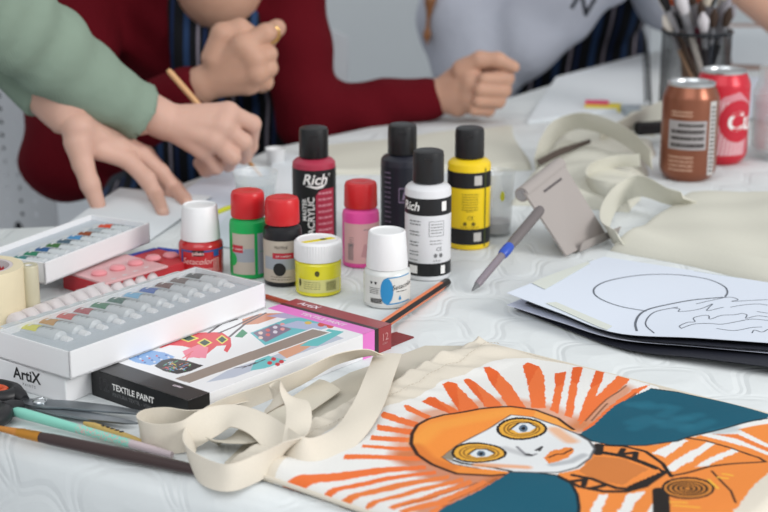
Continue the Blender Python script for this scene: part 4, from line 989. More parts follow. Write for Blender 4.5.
# ================================================================ folding stand and ballpoint pen
t = empty('folding_stand', tuple(P(560, 255)[:2])+(TZ,)); tag(t, 'grey metal folding stand with slotted front plate behind the drawing', 'stand')
M_gm = mat('grey_plate', '#a49c98', .5, .1); M_gd = mat('grey_dark', '#5c5656', .5, .2)
A0, A1 = P(566, 256, .35), P(606, 236, .35)        # foot of the plate
yA = A0.y; hh = 6.6
B0 = Q(524, 193, A0.y+2.6); B1 = Q(562, 163, A1.y+3.0)
nrm = (A1-A0).cross(B0-A0).normalized()*.14
def plate(pts, nm, m, th=nrm):
    g = G(); n_ = len(pts); g.v = [tuple(q+th) for q in pts]+[tuple(q-th) for q in pts]
    g.f = [tuple(range(n_)), tuple(range(n_, 2*n_))]+[(i, (i+1) % n_, (i+1) % n_+n_, i+n_) for i in range(n_)]; g.m = [0]*len(g.f); return build(nm, g, m, t, world=True, bevel=.05)
plate([A0, A1, B1, B0], 'front_plate', M_gm)
sl = lambda u, v: (A0.lerp(A1, u)).lerp(B0.lerp(B1, u), v)
off = -nrm*1.4 if nrm.y > 0 else nrm*1.4
plate([sl(.32, .84)+off, sl(.78, .84)+off, sl(.78, .87)+off, sl(.32, .87)+off], 'slot', M_gd, nrm*.1)
F0, F1 = A0+Vector((.2, -.2, -.1)), A1+Vector((.2, -.2, -.1)); o_ = Vector((1.7, -.9, 0))
plate([sl(.25, 0)+Vector((.3, -.1, -.1)), A1+Vector((1.2, .5, -.1)), A1+Vector((1.5, .4, .9)), sl(.25, 0)+Vector((.5, -.2, .9))], 'foot_lip', M_gm)
rc = .75; axd = (B1-B0).normalized(); cB0 = B0+Vector((-.2, .3, -.25)); cB1 = B1+Vector((-.2, .3, -.25))
g = G(); g.tube([cB0, cB1], rc, 28); build('hinge_barrel', g, M_gm, t, world=True, smooth=40)
g = G(); g.tube([cB0-axd*.06, cB0-axd*.02], .6, 24); g.tube([cB0-axd*.1, cB0-axd*.05], .22, 16); build('barrel_end_cap', g, mat('chrome', '#c9c5c6', .2, .8), t, world=True, smooth=40)
C0, C1 = cB0+Vector((.4, 0, 0)), cB0+axd*1.6
D0, D1 = P(560, 243, .1)+Vector((0, 1.5, 0)), P(568, 240, .1)+Vector((1.6, 1.5, 0))
plate([D0, D1, cB0+axd*2.4, cB0+axd*.4], 'rear_leg', M_gd, Vector((.05, .1, 0)))
ta = P(472, 291, .25); tb_ = P(541, 209, 5.4)
t = empty('ballpoint_pen', (ta.x, ta.y, TZ)); tag(t, 'ballpoint pen with blue grip leaning up against the grey folding stand', 'pen')
rod('tip', ta, tb_, [(0, .06), (.03, .16), (.07, .26)], M_ink_g, t, 16)
rod('barrel', ta, tb_, [(.07, .3), (.1, .36), (.44, .38)], mat('pen_clear', '#9a8f98', .2, trans=.35), t, 16)
rod('blue_grip', ta, tb_, [(.42, .42), (.44, .5), (.5, .52), (.55, .42)], mat('pen_blue', '#2f50b0', .35), t, 16)
rod('cap', ta, tb_, [(.53, .44), (.6, .5), (.97, .5), (1, .4)], mat('pen_grey', '#6a6363', .4), t, 16)

# ================================================================ drawing, black card and shadow sheet at the right
SHEETS = {}
def sheet(name, px, hs, m, label, cat, nu=24, nv_=24, th=.04, sag=0, group=None, parent=None, near=None):
    """thin sheet through photo corners with heights; order: near-left, near-right, far-right, far-left; near: curved near edge"""
    q = [P(a_, b_, h_) for (a_, b_), h_ in zip(px, hs)]; g = G()
    ne = [q[0].lerp(q[1], i/nu) for i in range(nu+1)]
    if near:
        pts_ = smooth_path([tuple(P(*n_)) for n_ in near], 12); ac = [0]
        for a_, b_ in zip(pts_, pts_[1:]): ac.append(ac[-1]+np.linalg.norm(b_-a_))
        ne = [Vector([np.interp(ac[-1]*i/nu, ac, [p_[k] for p_ in pts_]) for k in range(3)]) for i in range(nu+1)]
    def S(u, v):
        f = min(max(u, 0), 1)*nu; i = min(int(f), nu-1); p_ = ne[i].lerp(ne[i+1], f-i).lerp(q[3].lerp(q[2], u), v)
        z = p_.z-TZ+sag*math.sin(u*math.pi)*(1-v)+.12*math.sin(u*5+1)*math.sin(v*3); return Vector((p_.x, p_.y, TZ+max(.03, z)))
    for sgn in (1, -1):
        for i in range(nu+1):
            for j in range(nv_+1): g.v.append(tuple(S(i/nu, j/nv_)+Vector((0, 0, sgn*th/2))))
    N = (nu+1)*(nv_+1)
    for i in range(nu):
        for j in range(nv_):
            a_, b_, c_, d_ = i*(nv_+1)+j, (i+1)*(nv_+1)+j, (i+1)*(nv_+1)+j+1, i*(nv_+1)+j+1; g.f.append((a_, b_, c_, d_)); g.f.append((a_+N, d_+N, c_+N, b_+N))
    edge = [i*(nv_+1) for i in range(nu+1)]+[nu*(nv_+1)+j for j in range(1, nv_+1)]+[i*(nv_+1)+nv_ for i in range(nu-1, -1, -1)]+[j for j in range(nv_-1, 0, -1)]
    for k in range(len(edge)): a_, b_ = edge[k], edge[(k+1) % len(edge)]; g.f.append((a_, a_+N, b_+N, b_))
    g.m = [0]*len(g.f); o = build(name, g, m, parent, world=True, smooth=60)
    return (tag(o, label, cat, group) if label else o), S
def proj(p_):
    d = p_-Vector((0, 0, TZ+CH)); f_ = d.y*math.cos(PITCH)-d.z*math.sin(PITCH); dn = -d.y*math.sin(PITCH)-d.z*math.cos(PITCH); return 384+FPX*d.x/f_, 256+FPX*dn/f_
M_paper = mat('drawing_paper', '#d3dae6', .75, spec=.2); M_paper2 = mat('white_paper', '#d9dee2', .8, spec=.2); M_card_shade = mat('black_card_and_shade', '#1d1f2a', .6)
sheet('black_card_and_shade', [(512, 306), (812, 362), (850, 312), (600, 280)], [.2, 1.1, .2, .2], M_card_shade, 'dark sheet standing in for the shadow under the lifted papers', 'card', near=[(514, 308, .2), (617, 347, .3), (700, 358, .7), (812, 372, .9)])  # lowest sheet is no card: its dark colour stands for shadow under the paper edge
sheet('paper_sheet', [(507, 303), (812, 349), (850, 303), (598, 270)], [.9, 1.9, .35, .35], mat('lilac_paper', '#ccd0e0', .75), 'plain white sheet sandwiched between the upper black card and the dark shadow sheet', 'paper', near=[(507, 305, .8), (560, 322, .75), (617, 339, .7), (700, 347, .9), (812, 357, 1.0)])
sheet('black_card_and_shade', [(530, 302), (812, 346), (850, 299), (600, 266)], [1.2, 2.3, .5, .5], M_card_shade, 'upper black card directly under the drawing', 'card', near=[(525, 303, 1.0), (560, 315, 1.0), (617, 336, .95), (700, 345, 1.2), (812, 353, 1.3)])
dr, DS = sheet('drawing', [(510, 293), (790, 340), (850, 295), (604, 257)], [1.9, 2.9, .7, .7], M_paper, 'white sheet with a pencilled oval and ornamental outlines', 'drawing', near=[(507, 293, 2.0), (560, 313, 1.6), (617, 333, 1.35), (700, 338, 1.6), (812, 346, 1.7)])
GRD = [(i/80, j/60) for i in range(81) for j in range(61)]; GPX = np.array([proj(DS(u, v)) for u, v in GRD])
def on_draw(px, py, up=.04):
    u, v = GRD[int(np.argmin(((GPX-np.array([px, py]))**2).sum(1)))]
    for _ in range(4):
        x0, y0_ = proj(DS(u, v)); xa, ya = proj(DS(u+.005, v)); xb_, yb_ = proj(DS(u, v+.005)); J = np.array([[xa-x0, xb_-x0], [ya-y0_, yb_-y0_]])/.005
        du_, dv_ = np.linalg.solve(J, [px-x0, py-y0_]); u = min(max(u+du_, 0), .99); v = min(max(v+dv_, 0), .99)
    return DS(u, v)+Vector((0, 0, up))
def draw_line(g, l, wd=.1):
    S = smooth_path([(a_, b_) for a_, b_ in l], 5); pr = [on_draw(*s_) for s_ in S]
    vs = []
    for i, p_ in enumerate(pr):
        d = pr[min(i+1, len(pr)-1)]-pr[max(i-1, 0)]; d.z = 0; n_ = Vector((-d.y, d.x, 0)).normalized()*wd/2; vs += [p_+n_, p_-n_]
    g.add(vs, [(2*i, 2*i+1, 2*i+3, 2*i+2) for i in range(len(pr)-1)])
def DF(l): return [(x/2.866+500, y/2.866+240) for x, y in l]
def DG(l): return [(x/3.94+620, y/3.94+270) for x, y in l]
g = G()
draw_line(g, DF([(420, 205), (340, 190), (280, 165), (270, 140), (310, 118), (400, 102), (500, 100), (590, 112), (640, 132), (652, 150), (645, 164)]), .16)
draw_line(g, DF([(392, 262), (388, 240), (400, 215), (430, 198), (500, 182), (560, 172), (640, 165)]), .2); draw_line(g, DF([(442, 268), (418, 245), (425, 222), (450, 205), (510, 193)]), .12)
for l in ([(205, 150), (235, 155), (232, 165), (290, 160), (330, 150), (365, 135), (350, 150), (345, 162), (408, 148)], [(240, 230), (235, 222), (265, 208), (295, 205), (290, 190), (330, 180), (350, 182), (355, 195), (400, 180), (450, 178), (480, 172)],
          [(240, 232), (290, 215), (350, 212), (400, 215), (460, 205), (520, 195), (583, 200)], [(300, 135), (365, 120), (430, 108), (465, 118), (440, 125), (500, 122), (583, 118)],
          [(480, 172), (500, 178), (497, 192), (540, 182), (583, 186)], [(540, 165), (583, 172)], [(520, 250), (530, 238), (560, 246), (583, 235)], [(435, 148), (480, 140), (540, 135), (583, 140)], [(380, 232), (450, 240), (520, 228), (560, 226)], [(583, 118), (640, 112), (700, 120)], [(583, 200), (650, 190), (700, 200)]): draw_line(g, DG(l), .09)
o = build('pencil_outlines', g, mat('graphite', '#5c636e', .6), dr, world=True); o.matrix_parent_inverse = Matrix.Translation(dr.location).inverted()
M_mtape = mat('masking_tape_flat', '#cfd3cb', .6)
for px, lb in (([(532, 284), (545, 290), (590, 264), (578, 258)], 'strip of masking tape on the upper left edge of the drawing'), ([(546, 304), (556, 303), (612, 327), (606, 331)], 'strip of masking tape along the near edge of the drawing'), ([(694, 271), (741, 277), (730, 266), (712, 264)], 'crumpled bit of masking tape on the far edge of the drawing')):
    g = G(); q_ = [Vector((x, y, 0)) for x, y in px]; gr = [[q_[0].lerp(q_[1], i/4).lerp(q_[3].lerp(q_[2], i/4), j/8) for j in range(9)] for i in range(5)]
    for up in (.1, .05): g.v += [tuple(on_draw(c_.x, c_.y, up)) for r_ in gr for c_ in r_]
    for i in range(4):
        for j in range(8): a_ = i*9+j; g.f += [(a_, a_+9, a_+10, a_+1), (a_+45, a_+46, a_+55, a_+54)]
    ed_ = [i*9 for i in range(5)]+[36+j for j in range(1, 9)]+[i*9+8 for i in range(3, -1, -1)]+[j for j in range(7, 0, -1)]
    g.f += [(ed_[k], ed_[(k+1) % len(ed_)], ed_[(k+1) % len(ed_)]+45, ed_[k]+45) for k in range(len(ed_))]; g.m = [0]*len(g.f)
    tag(build('tape_strip', g, M_mtape, world=True, smooth=60), lb, 'tape')
# ================================================================ other cloth bags
def cloth(name, px, h, m, label, seed=0, thick=1.0, parent=None, wr=.25, res=60):
    """soft flat cloth bag filling a photo outline given as four corners"""
    q = [P(a_, b_) for a_, b_ in px]; g = G(); rd = random.Random(seed); ph = [rd.uniform(0, 6) for _ in range(6)]
    Lu = (q[1]-q[0]).length; Lv = (q[3]-q[0]).length; nu = nv_ = res
    for i in range(nu+1):
        for j in range(nv_+1):
            u, v = i/nu, j/nv_; p_ = q[0].lerp(q[1], u).lerp(q[3].lerp(q[2], u), v); e = min(u*Lu, (1-u)*Lu, v*Lv, (1-v)*Lv)/(thick*.8); e = min(e, 1); k = 1-(1-e)**2
            x, y = u*Lu, v*Lv
            z = .05+k*(thick*(.75+.25*math.sin(u*3+ph[0])*math.sin(v*2.5+ph[1]))+wr*math.sin(x*.5+y*.35+ph[2]+1.2*math.sin(y*.2))*.6+wr*.4*math.sin(y*.8-x*.3+ph[3]))
            wv = Vector((math.sin(y*.5+ph[4]), math.sin(x*.4+ph[5]), 0))*.35*(1-k)
            g.v.append((p_.x+wv.x, p_.y+wv.y, TZ+max(.04, z)))
    g.f = [(i*(nv_+1)+j, (i+1)*(nv_+1)+j, (i+1)*(nv_+1)+j+1, i*(nv_+1)+j+1) for i in range(nu) for j in range(nv_)]
    edge = [i*(nv_+1) for i in range(nu+1)]+[nu*(nv_+1)+j for j in range(1, nv_+1)]+[i*(nv_+1)+nv_ for i in range(nu-1, -1, -1)]+[j for j in range(nv_-1, 0, -1)]
    b0 = len(g.v)
    for e in edge: x, y, z = g.v[e]; g.v.append((x, y, TZ+.01))
    n_ = len(edge); g.f += [(edge[k], b0+k, b0+(k+1) % n_, edge[(k+1) % n_]) for k in range(n_)]; g.f.append(tuple(range(b0, b0+n_)))
    g.m = [0]*len(g.f); o = build(name, g, m, parent, world=True, smooth=70)
    return tag(o, label, 'tote bag') if label else o
M_canvas2 = mat('canvas_pale', '#cbc9bd', .9, spec=.15, noise=.04, nscale=500)
def bagthing(label, px, **k):
    q = [P(a_, b_) for a_, b_ in px]; c = sum(q, Vector())/4; t = empty('tote_bag', (c.x, c.y, TZ)); tag(t, label, 'tote bag'); cloth('bag_body', px, 0, M_canvas2, None, parent=t, **k); return t
t = bagthing('folded cream tote bag at the right edge in front of the cans', [(613, 250), (815, 293), (835, 212), (683, 203)], seed=2, thick=2.4)
def strap(t, rows, w_=2.4, m=None): build('handle', RB(rows, w_, m=8), m or M_canvas2, t, world=True, smooth=60)
strap(t, [(690, 200, 2.4, 1, 0, -.2), (668, 196, 2.6, .3, .5, -.9), (640, 186, 2.8, .1, .3, -1), (618, 196, 1.9, .2, .2, -1), (606, 215, 1.5, .4, .2, -1), (607, 232, 1.4, .5, 0, -.9), (622, 240, 1.3, .4, .3, -.6)], 2.6)
t = bagthing('crumpled cream tote bag with looped handles left of the copper can', [(512, 205), (632, 212), (655, 146), (560, 138)], seed=5, thick=2.0, wr=.5)
strap(t, [(536, 168, .8, .2, .2, -1), (543, 148, 2.2, .3, .2, -1), (556, 130, 3.6, .3, .3, -.9), (578, 121, 4.6, 0, .5, -.9), (604, 126, 4.4, 0, .5, -.9), (632, 141, 3.4, 0, .5, -.9), (652, 160, 2.4, .1, .4, -.9)], 2.6)
strap(t, [(640, 160, 3.2, 0, .3, -1), (612, 162, 2.8, 0, .3, -1), (590, 170, 2.4, 0, .3, -1), (588, 182, 2.2, .2, .3, -1), (610, 189, 2.2, 0, -.3, -1), (640, 186, 2.2, 0, -.3, -1)], 1.6)
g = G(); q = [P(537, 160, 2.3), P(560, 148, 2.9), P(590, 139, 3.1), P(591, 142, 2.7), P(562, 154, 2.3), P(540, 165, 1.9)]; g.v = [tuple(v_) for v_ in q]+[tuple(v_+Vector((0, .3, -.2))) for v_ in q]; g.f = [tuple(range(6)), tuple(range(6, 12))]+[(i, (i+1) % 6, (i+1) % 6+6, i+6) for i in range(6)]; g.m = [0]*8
build('gap_shade_strip', g, mat('gap_shade', '#4a3f38', .8), t, world=True)  # dark strip added for the shade in the gap under the handle loop
t = bagthing('large pale tote bag spread flat behind the tall bottles', [(318, 176), (530, 170), (512, 126), (300, 155)], seed=8, thick=.9, wr=.15)
t = bagthing('cream tote bag behind the can with a dark band across its handle', [(612, 132), (655, 137), (672, 114), (632, 110)], seed=11, thick=1.2, wr=.2)
strap(t, [(600, 138, 1.6, .2, .5, -.7), (622, 128, 2.6, .1, .6, -.8), (645, 117, 3.2, .1, .6, -.8), (668, 108, 3.0, .1, .6, -.8), (690, 106, 2.4, .1, .5, -.8)], 3.0)
g = G(); q = P(652, 128, 2.2); g.box(tuple(q), (4.6, 1.4, 1.6), .3); build('dark_band', g, M_ink, t, world=True, bevel=.3)

# ================================================================ papers, cups, pens along the far side
sheet('paper_sheet', [(70, 222), (150, 240), (212, 196), (120, 188)], [.2, .2, .6, .8], M_paper2, 'crumpled white paper under the splayed hand', 'paper', sag=.3)
sheet('paper_sheet', [(150, 214), (262, 232), (330, 178), (226, 164)], [.1, .1, .2, .4], M_paper, 'bluish white paper being painted under the brush tip', 'paper')
sheet('paper_sheet', [(262, 205), (300, 218), (330, 160), (275, 152)], [.25, .25, .35, .3], M_paper2, 'small white sheet behind the crimson bottle', 'paper')
sheet('paper_sheet', [(206, 243), (300, 262), (335, 222), (232, 210)], [.12, .12, .15, .15], mat('bluegrey_paper', '#c6d2d8', .75), 'pale blue paper lying under the red capped bottles', 'paper')
g = G(); a_, b_ = P(213, 214, .3), P(238, 205, .3); g.tube([a_, a_.lerp(b_, .5)+Vector((0, .3, 0)), b_], [.25, .3, .22], 8); tag(build('yellow_paint_stroke', g, mat('yellow_crayon', '#cfd032', .5), world=True, smooth=60), 'thin yellow crayon lying left of the green bottle', 'crayon')
g = G(); a_, b_ = P(158, 250, .4), P(186, 254, .4); g.tube([a_, b_], [.3, .35], 10); tag(build('blue_pen', g, mat('pen_blue2', '#2a48a8', .4), world=True, smooth=60), 'blue pen end lying left of the red paint jar', 'pen')
M_clearcup = film_mat('clear_cup', '#e8eef0', .1, .3, .1); M_glass = film_mat('glass', '#e6eeee', .16, .1, .04)
def cup(px, py, r0, r1, h, m, name, label, wall=.1, cat='cup', extra=None):
    p_ = stand(px, py, r0); t = empty(name, p_, facing(p_)); tag(t, label, cat)
    build('wall', G().lathe([(r0-.1, 0), (r0, .1), (r1, h-.1), (r1+.08, h), (r1-.05, h), (r1-wall, h-.15), (r0-wall, .3), (.1, .28)], 40, capb=True), m, t, smooth=50)
    if extra: extra(t)
    return t
def milk(t): build('water', G().lathe([(1.5, .35), (2.0, 2.6), (.1, 2.6)], 32), mat('cloudy_water', '#d5dadd', .2), t, smooth=50)
cup(256, 210, 1.9, 2.45, 3.9, M_clearcup, 'plastic_cup', 'small translucent white cup behind the green bottle', extra=milk)
cup(276, 166, 1.0, 1.25, 2.0, M_whitecap, 'paint_pot', 'tiny white pot near the painting hand, behind the crimson bottle', cat='pot')
def drops(t):
    build('yellow_splash', wrap_poly(G(), ell(.8, 4.4, .25, .5), 1.95), mat('splash_yellow', '#cfcf3a', .4), t)
    build('water', G().lathe([(1.45, .3), (1.6, 1.4), (.1, 1.4)], 32), mat('murky_water', '#b3aeb0', .15), t, smooth=50)
cup(494, 238, 1.7, 2.0, 6.6, M_glass, 'water_glass', 'clear glass with murky water just right of the yellow bottle', cat='glass', extra=drops)
p_ = P(781, 158); t = empty('glass_jar', p_, facing(p_)); tag(t, 'clear glass jar with rounded base at right edge beside red can', 'jar')
build('wall', G().lathe([(2.6, 0), (3.6, .4), (4.0, 1.4), (4.0, 8.4), (3.5, 9.4), (3.3, 9.8), (3.3, 11.2), (3.45, 11.3), (3.2, 11.4), (3.1, 9.8), (3.8, 8.3), (3.8, 1.6), (.1, .6)], 48), M_glass, t, smooth=50)
build('water', G().lathe([(3.0, .7), (3.75, 1.7), (3.75, 7.5), (.1, 7.5)], 40), film_mat('grey_water', '#d5dfe0', .05, .25, .1), t, smooth=50)
q = P(603, 110); t = empty('sticky_notes', (q.x, q.y, TZ), -.15); tag(t, 'small block of yellow and pink sticky notes on the sketchbook side', 'sticky notes')
build('yellow_pad', G().box((0, 0, .4), (5.2, 2.6, .8)), mat('note_yellow', '#dcc93a', .6), t); build('pink_pad', G().box((-.9, .6, 1.0), (3.4, 1.6, .4)), mat('note_pink', '#d8527a', .6), t)
g = G(); q = P(638, 114); g.box((q.x, q.y, TZ+.5), (4.4, 4, 1.0), .1); tag(build('grey_box', g, mat('box_greyblue', '#9aa5ad', .6), world=True, bevel=.1), 'small grey blue box between the sticky notes and the brush holder', 'box')
# spiral sketchbook
q = [P(528, 124), P(648, 108), P(646, 56), P(556, 80)]; cq = sum(q, Vector())/4
t = empty('sketchbook', (cq.x, cq.y, TZ)); tag(t, 'open white spiral bound sketchbook on the far side of the table', 'sketchbook')
g = G(); g.poly([(v_.x, v_.y) for v_ in q], TZ+.02, TZ+.5); build('pages', g, M_paper2, t, world=True)
for k in range(24):
    c_ = q[1].lerp(q[2], (k+.5)/24); g = G(); pts_ = [Vector((c_.x+.5*math.cos(a_), c_.y, TZ+.55+.5*math.sin(a_))) for a_ in np.linspace(0, 2*math.pi, 13)]; g.tube(pts_, .09, 6, cap=False); build('wire_ring', g, M_dmetal, t, world=True)
sheet('paper_sheet', [(732, 64), (830, 68), (830, 28), (726, 27)], [.3, .3, .3, .3], M_paper2, 'white paper on a brown board behind the glass jar', 'paper')
sheet('brown_board', [(726, 69), (838, 72), (838, 24), (724, 24)], [.1, .1, .1, .1], mat('board_brown', '#a8897c', .6), 'thin brown board under the far white paper', 'board')
sheet('paper_sheet', [(724, 112), (800, 130), (835, 82), (738, 76)], [.3, .3, .3, .3], M_paper, 'bluish paper lying behind the red can and glass jar', 'paper')
# brush holder
p_ = stand(692, 128, 4.4); t = empty('brush_holder', p_, facing(p_)); tag(t, 'black wire mesh pot crowded with brushes behind the cans', 'brush holder')
HH = 12.6; RH = 4.7
g = G()
for z in (0.1, HH): build('rim', G().tube([(RH*math.cos(a_), RH*math.sin(a_), z) for a_ in np.linspace(0, 2*math.pi, 41)], .25, 8, cap=False), M_dmetal, t, smooth=60)
g = G()
for k in range(72):
    a_ = 2*math.pi*k/72
    for s_ in (1, -1): g.tube([(RH*math.cos(a_+s_*f*1.2), RH*math.sin(a_+s_*f*1.2), .1+(HH-.1)*f) for f in np.linspace(0, 1, 7)], .036, 3, cap=False)
o = build('wire_mesh', g, M_dmetal, t); build('base_plate', G().lathe([(RH, 0), (RH, .15)], 40), M_dmetal, t)
rd = random.Random(12); hn = ['light wooden', 'black', 'burgundy', 'pale tan', 'glossy black', 'brown wooden', 'navy', 'tan', 'dark brown', 'honey wooden', 'matt black', 'whitish', 'wine red', 'charcoal', 'beech', 'cream', 'ebony black', 'chestnut', 'slate', 'sooty black', 'walnut', 'purple brown']
bn = ['beige', 'black', 'rust orange', 'cream', 'jet black', 'silvery', 'dark brown', 'grey']
hc = ['#8a6e55', '#2a2428', '#6a2a3c', '#a8866a', '#1f1f24', '#7a6250', '#2b2f3c', '#b08a66', '#3a2a26', '#93765c', '#222226', '#d0c8c0', '#5a2030', '#25252a', '#8f735a', '#c7bfb8', '#1c1a1c', '#6a4a36', '#3c424c', '#19191b', '#4a3628', '#4a3038']
bc = ['#c9bfae', '#26221f', '#b4512c', '#ded6cc', '#1e1c1e', '#c8c4c8', '#3a2a20', '#8e8a90']
for k in range(28):
    a_ = 2*math.pi*k*.382+rd.uniform(-.2, .2); rr_ = 4.1*math.sqrt((k+.7)/28); b0_ = Vector((2.6*math.cos(a_+2.2)+.6, 2.6*math.sin(a_+2.2), .4)); lean = Vector((rr_*math.cos(a_), rr_*math.sin(a_), 13))-b0_
    L_ = rd.uniform(16, 21); d_ = lean.normalized(); b0w = p_+Matrix.Rotation(facing(p_), 3, 'Z') @ b0_; dw = Matrix.Rotation(facing(p_), 3, 'Z') @ d_
    nm = hc[k % 22]; tt = empty('paint_brush', b0w)
    lab = 'paint brush with %s handle and %s bristles standing in the wire pot' % (hn[k % 22], bn[(k*3) % 8])
    tag(tt, lab, 'paint brush', 'brushes in the wire pot')
    e_ = b0w+dw*L_; th_ = rd.uniform(.36, .62)
    rod('handle', b0w, e_, [(0, th_*.6), (.3, th_), (.68, th_*.8)], mat('brush_handle_%d' % (k % 22), nm, .45), tt, 10)
    rod('ferrule', b0w, e_, [(.68, th_*.85), (.84, th_)], mat('ferrule_silver', '#a9a9ae', .3, .8), tt, 10)
    rod('bristles', b0w, e_, [(.84, th_), (.93, th_*1.5), (1, th_*.4)], mat('bristle_%d' % ((k*3) % 8), bc[(k*3) % 8], .8), tt, 10)
# ================================================================ people
M_skin = mat('skin_fair', '#cca392', .55, sss=.15, noise=.05, nscale=60, bump=.02, bscale=500)
M_skin2 = mat('skin_rosy', '#c0957f', .55, sss=.15, noise=.05, nscale=60, bump=.02, bscale=500)
def A3(v): return np.array(tuple(v), float)
def chain(pts, rs): return [(A3(pts[i]), A3(pts[i+1]), rs[i], rs[i+1]) for i in range(len(pts)-1)]
def hand_mesh(wrist, forearm, palm, fingers, wr=2.2, fr=2.8, res=.22, k=.45):
    """palm: list of (point, radius); fingers: list of joint lists with radii"""
    pr = chain([forearm, wrist], [fr, wr])
    for q, r in palm: pr.append((A3(wrist), A3(q), wr*.82, r))
    for a_, b_ in zip(palm, palm[1:]): pr.append((A3(a_[0]), A3(b_[0]), a_[1], b_[1]))
    mid = A3(wrist)*.45+A3(palm[len(palm)//2][0])*.55
    base = sdf_mesh(pr, res, .9)
    prs = list(pr)
    for pts, rs in fingers: prs += chain(pts, rs)
    return sdf_mesh(prs, res, k)
def head_prims(c, f, tilt=0):
    """c: head centre, f: unit facing direction"""
    c = A3(c); f = np.array(f, float); f /= np.linalg.norm(f); r = np.cross(f, [0, 0, 1]); r /= np.linalg.norm(r); u = np.cross(r, f)
    pr = [(c+u*2.5-f*1.5, c+u*2+f*.5, 7.6, 7.4), (c+f*1.5-u*3, c+f*3-u*6.5, 6.0, 4.2), (c+f*6.8-u*.2, c+f*8.6-u*2.8, .8, 1.2), (c+f*7.6-u*6.9, c+f*7.9-u*6.9, .9, .8)]
    for s_ in (-1, 1): pr += [(c+r*s_*7.2-u*0, c+r*s_*7.4-u*2.5, 1.1, .8), (c+f*6.2+r*s_*2.8-u*3, c+f*5+r*s_*4-u*3, 1.5, 1.5)]
    return pr, c, f, r, u
def face_parts(t, c, f, r, u):
    for s_ in (-1, 1):
        g = G(); e = c+f*6.4+r*s_*3.1+u*.3; n_ = 12
        prof = [(1.0*math.sin(a_), .75*math.cos(a_)) for a_ in np.linspace(.05, math.pi-.05, 10)]; g.lathe(prof, 16, c=tuple(e)); ey = build('eye', g, mat('eye_white', '#e4e2df', .2), t, world=True, smooth=180)
        g = G(); g.tube([Vector(e+f*.8), Vector(e+f*1.03)], .42, 12); build('iris', g, mat('iris_brown', '#3c2a1c', .2), ey, world=True)
        g = G(); g.tube([Vector(e+u*1.9+f*.6+r*s_*x_+u*(-.15*(x_**2))) for x_ in (-1.5, -.5, .5, 1.5)], [.15, .25, .25, .12], 6); build('eyebrow', g, mat('hair_brown', '#5a3c28', .6), t, world=True, smooth=60)
    g = G(); g.tube([Vector(c+f*7.7-u*5.2-f*.3*abs(x_)+r*x_) for x_ in (-2.2, -1.1, 0, 1.1, 2.2)], [.15, .4, .45, .4, .15], 8); build('lips', g, mat('lips', '#b06a62', .45), t, world=True, smooth=60)
def hair_mesh(t, c, f, r, u, m, strands=()):
    pr = [(c+u*3.2-f*2.4, c+u*3.0-f*.6, 8.6, 8.3), (c-f*5-u*2, c-f*6-u*9, 6.5, 4.5)]
    for s_ in (-1, 1): pr += [(c+r*s_*6+u*3-f*1, c+r*s_*6.8-u*7-f*2.2, 3.4, 2.4)]
    for st in strands: pr += chain(st[0], st[1])
    face = c+f*9-u*3
    V, F = sdf_mesh(pr, .7, 1.6, cuts=[lambda p: 6.2-np.linalg.norm((p-face)*np.array([1, 1, .75]), axis=-1)])
    sdf_build('hair', [(V, F)], m, t)
def seated_legs(hip, knee, foot, sp=9):
    out = []
    for s_ in (-1, 1):
        o_ = np.array([s_*sp, 0, 0]); out += chain([A3(hip)+o_, A3(knee)+o_, A3(foot)+o_], [8.2, 5.6, 3.8]); out += chain([A3(foot)+o_, A3(foot)+o_+np.array([0, -13, -2.5])], [3.6, 2.8])
    return out
def torso(hip, chest, shR, shL, neck, hip_w=10, r=10):
    h, c_ = A3(hip), A3(chest); R_, L_ = A3(shR), A3(shL); x = (L_-R_); x /= np.linalg.norm(x); pr = []
    m_ = (h+c_)/2; pr += [(h-x*7, h+x*7, r*.95, r*.95), (m_-x*4.5, m_+x*4.5, r*.85, r*.85), (c_-x*6.5, c_+x*6.5, r*.95, r*.95), (R_, L_, 5.0, 5.0)]
    mid = (R_+L_)/2; pr += [(h, m_, r*.9, r*.85), (m_, c_, r*.85, r*.95), (c_-x*5, R_, 8, 5), (c_+x*5, L_, 8, 5), (mid, A3(neck), 5.8, 5.0)]
    return pr
def infl(pr, d): return [(a_, b_, ra+d, rb+d) for a_, b_, ra, rb in pr]

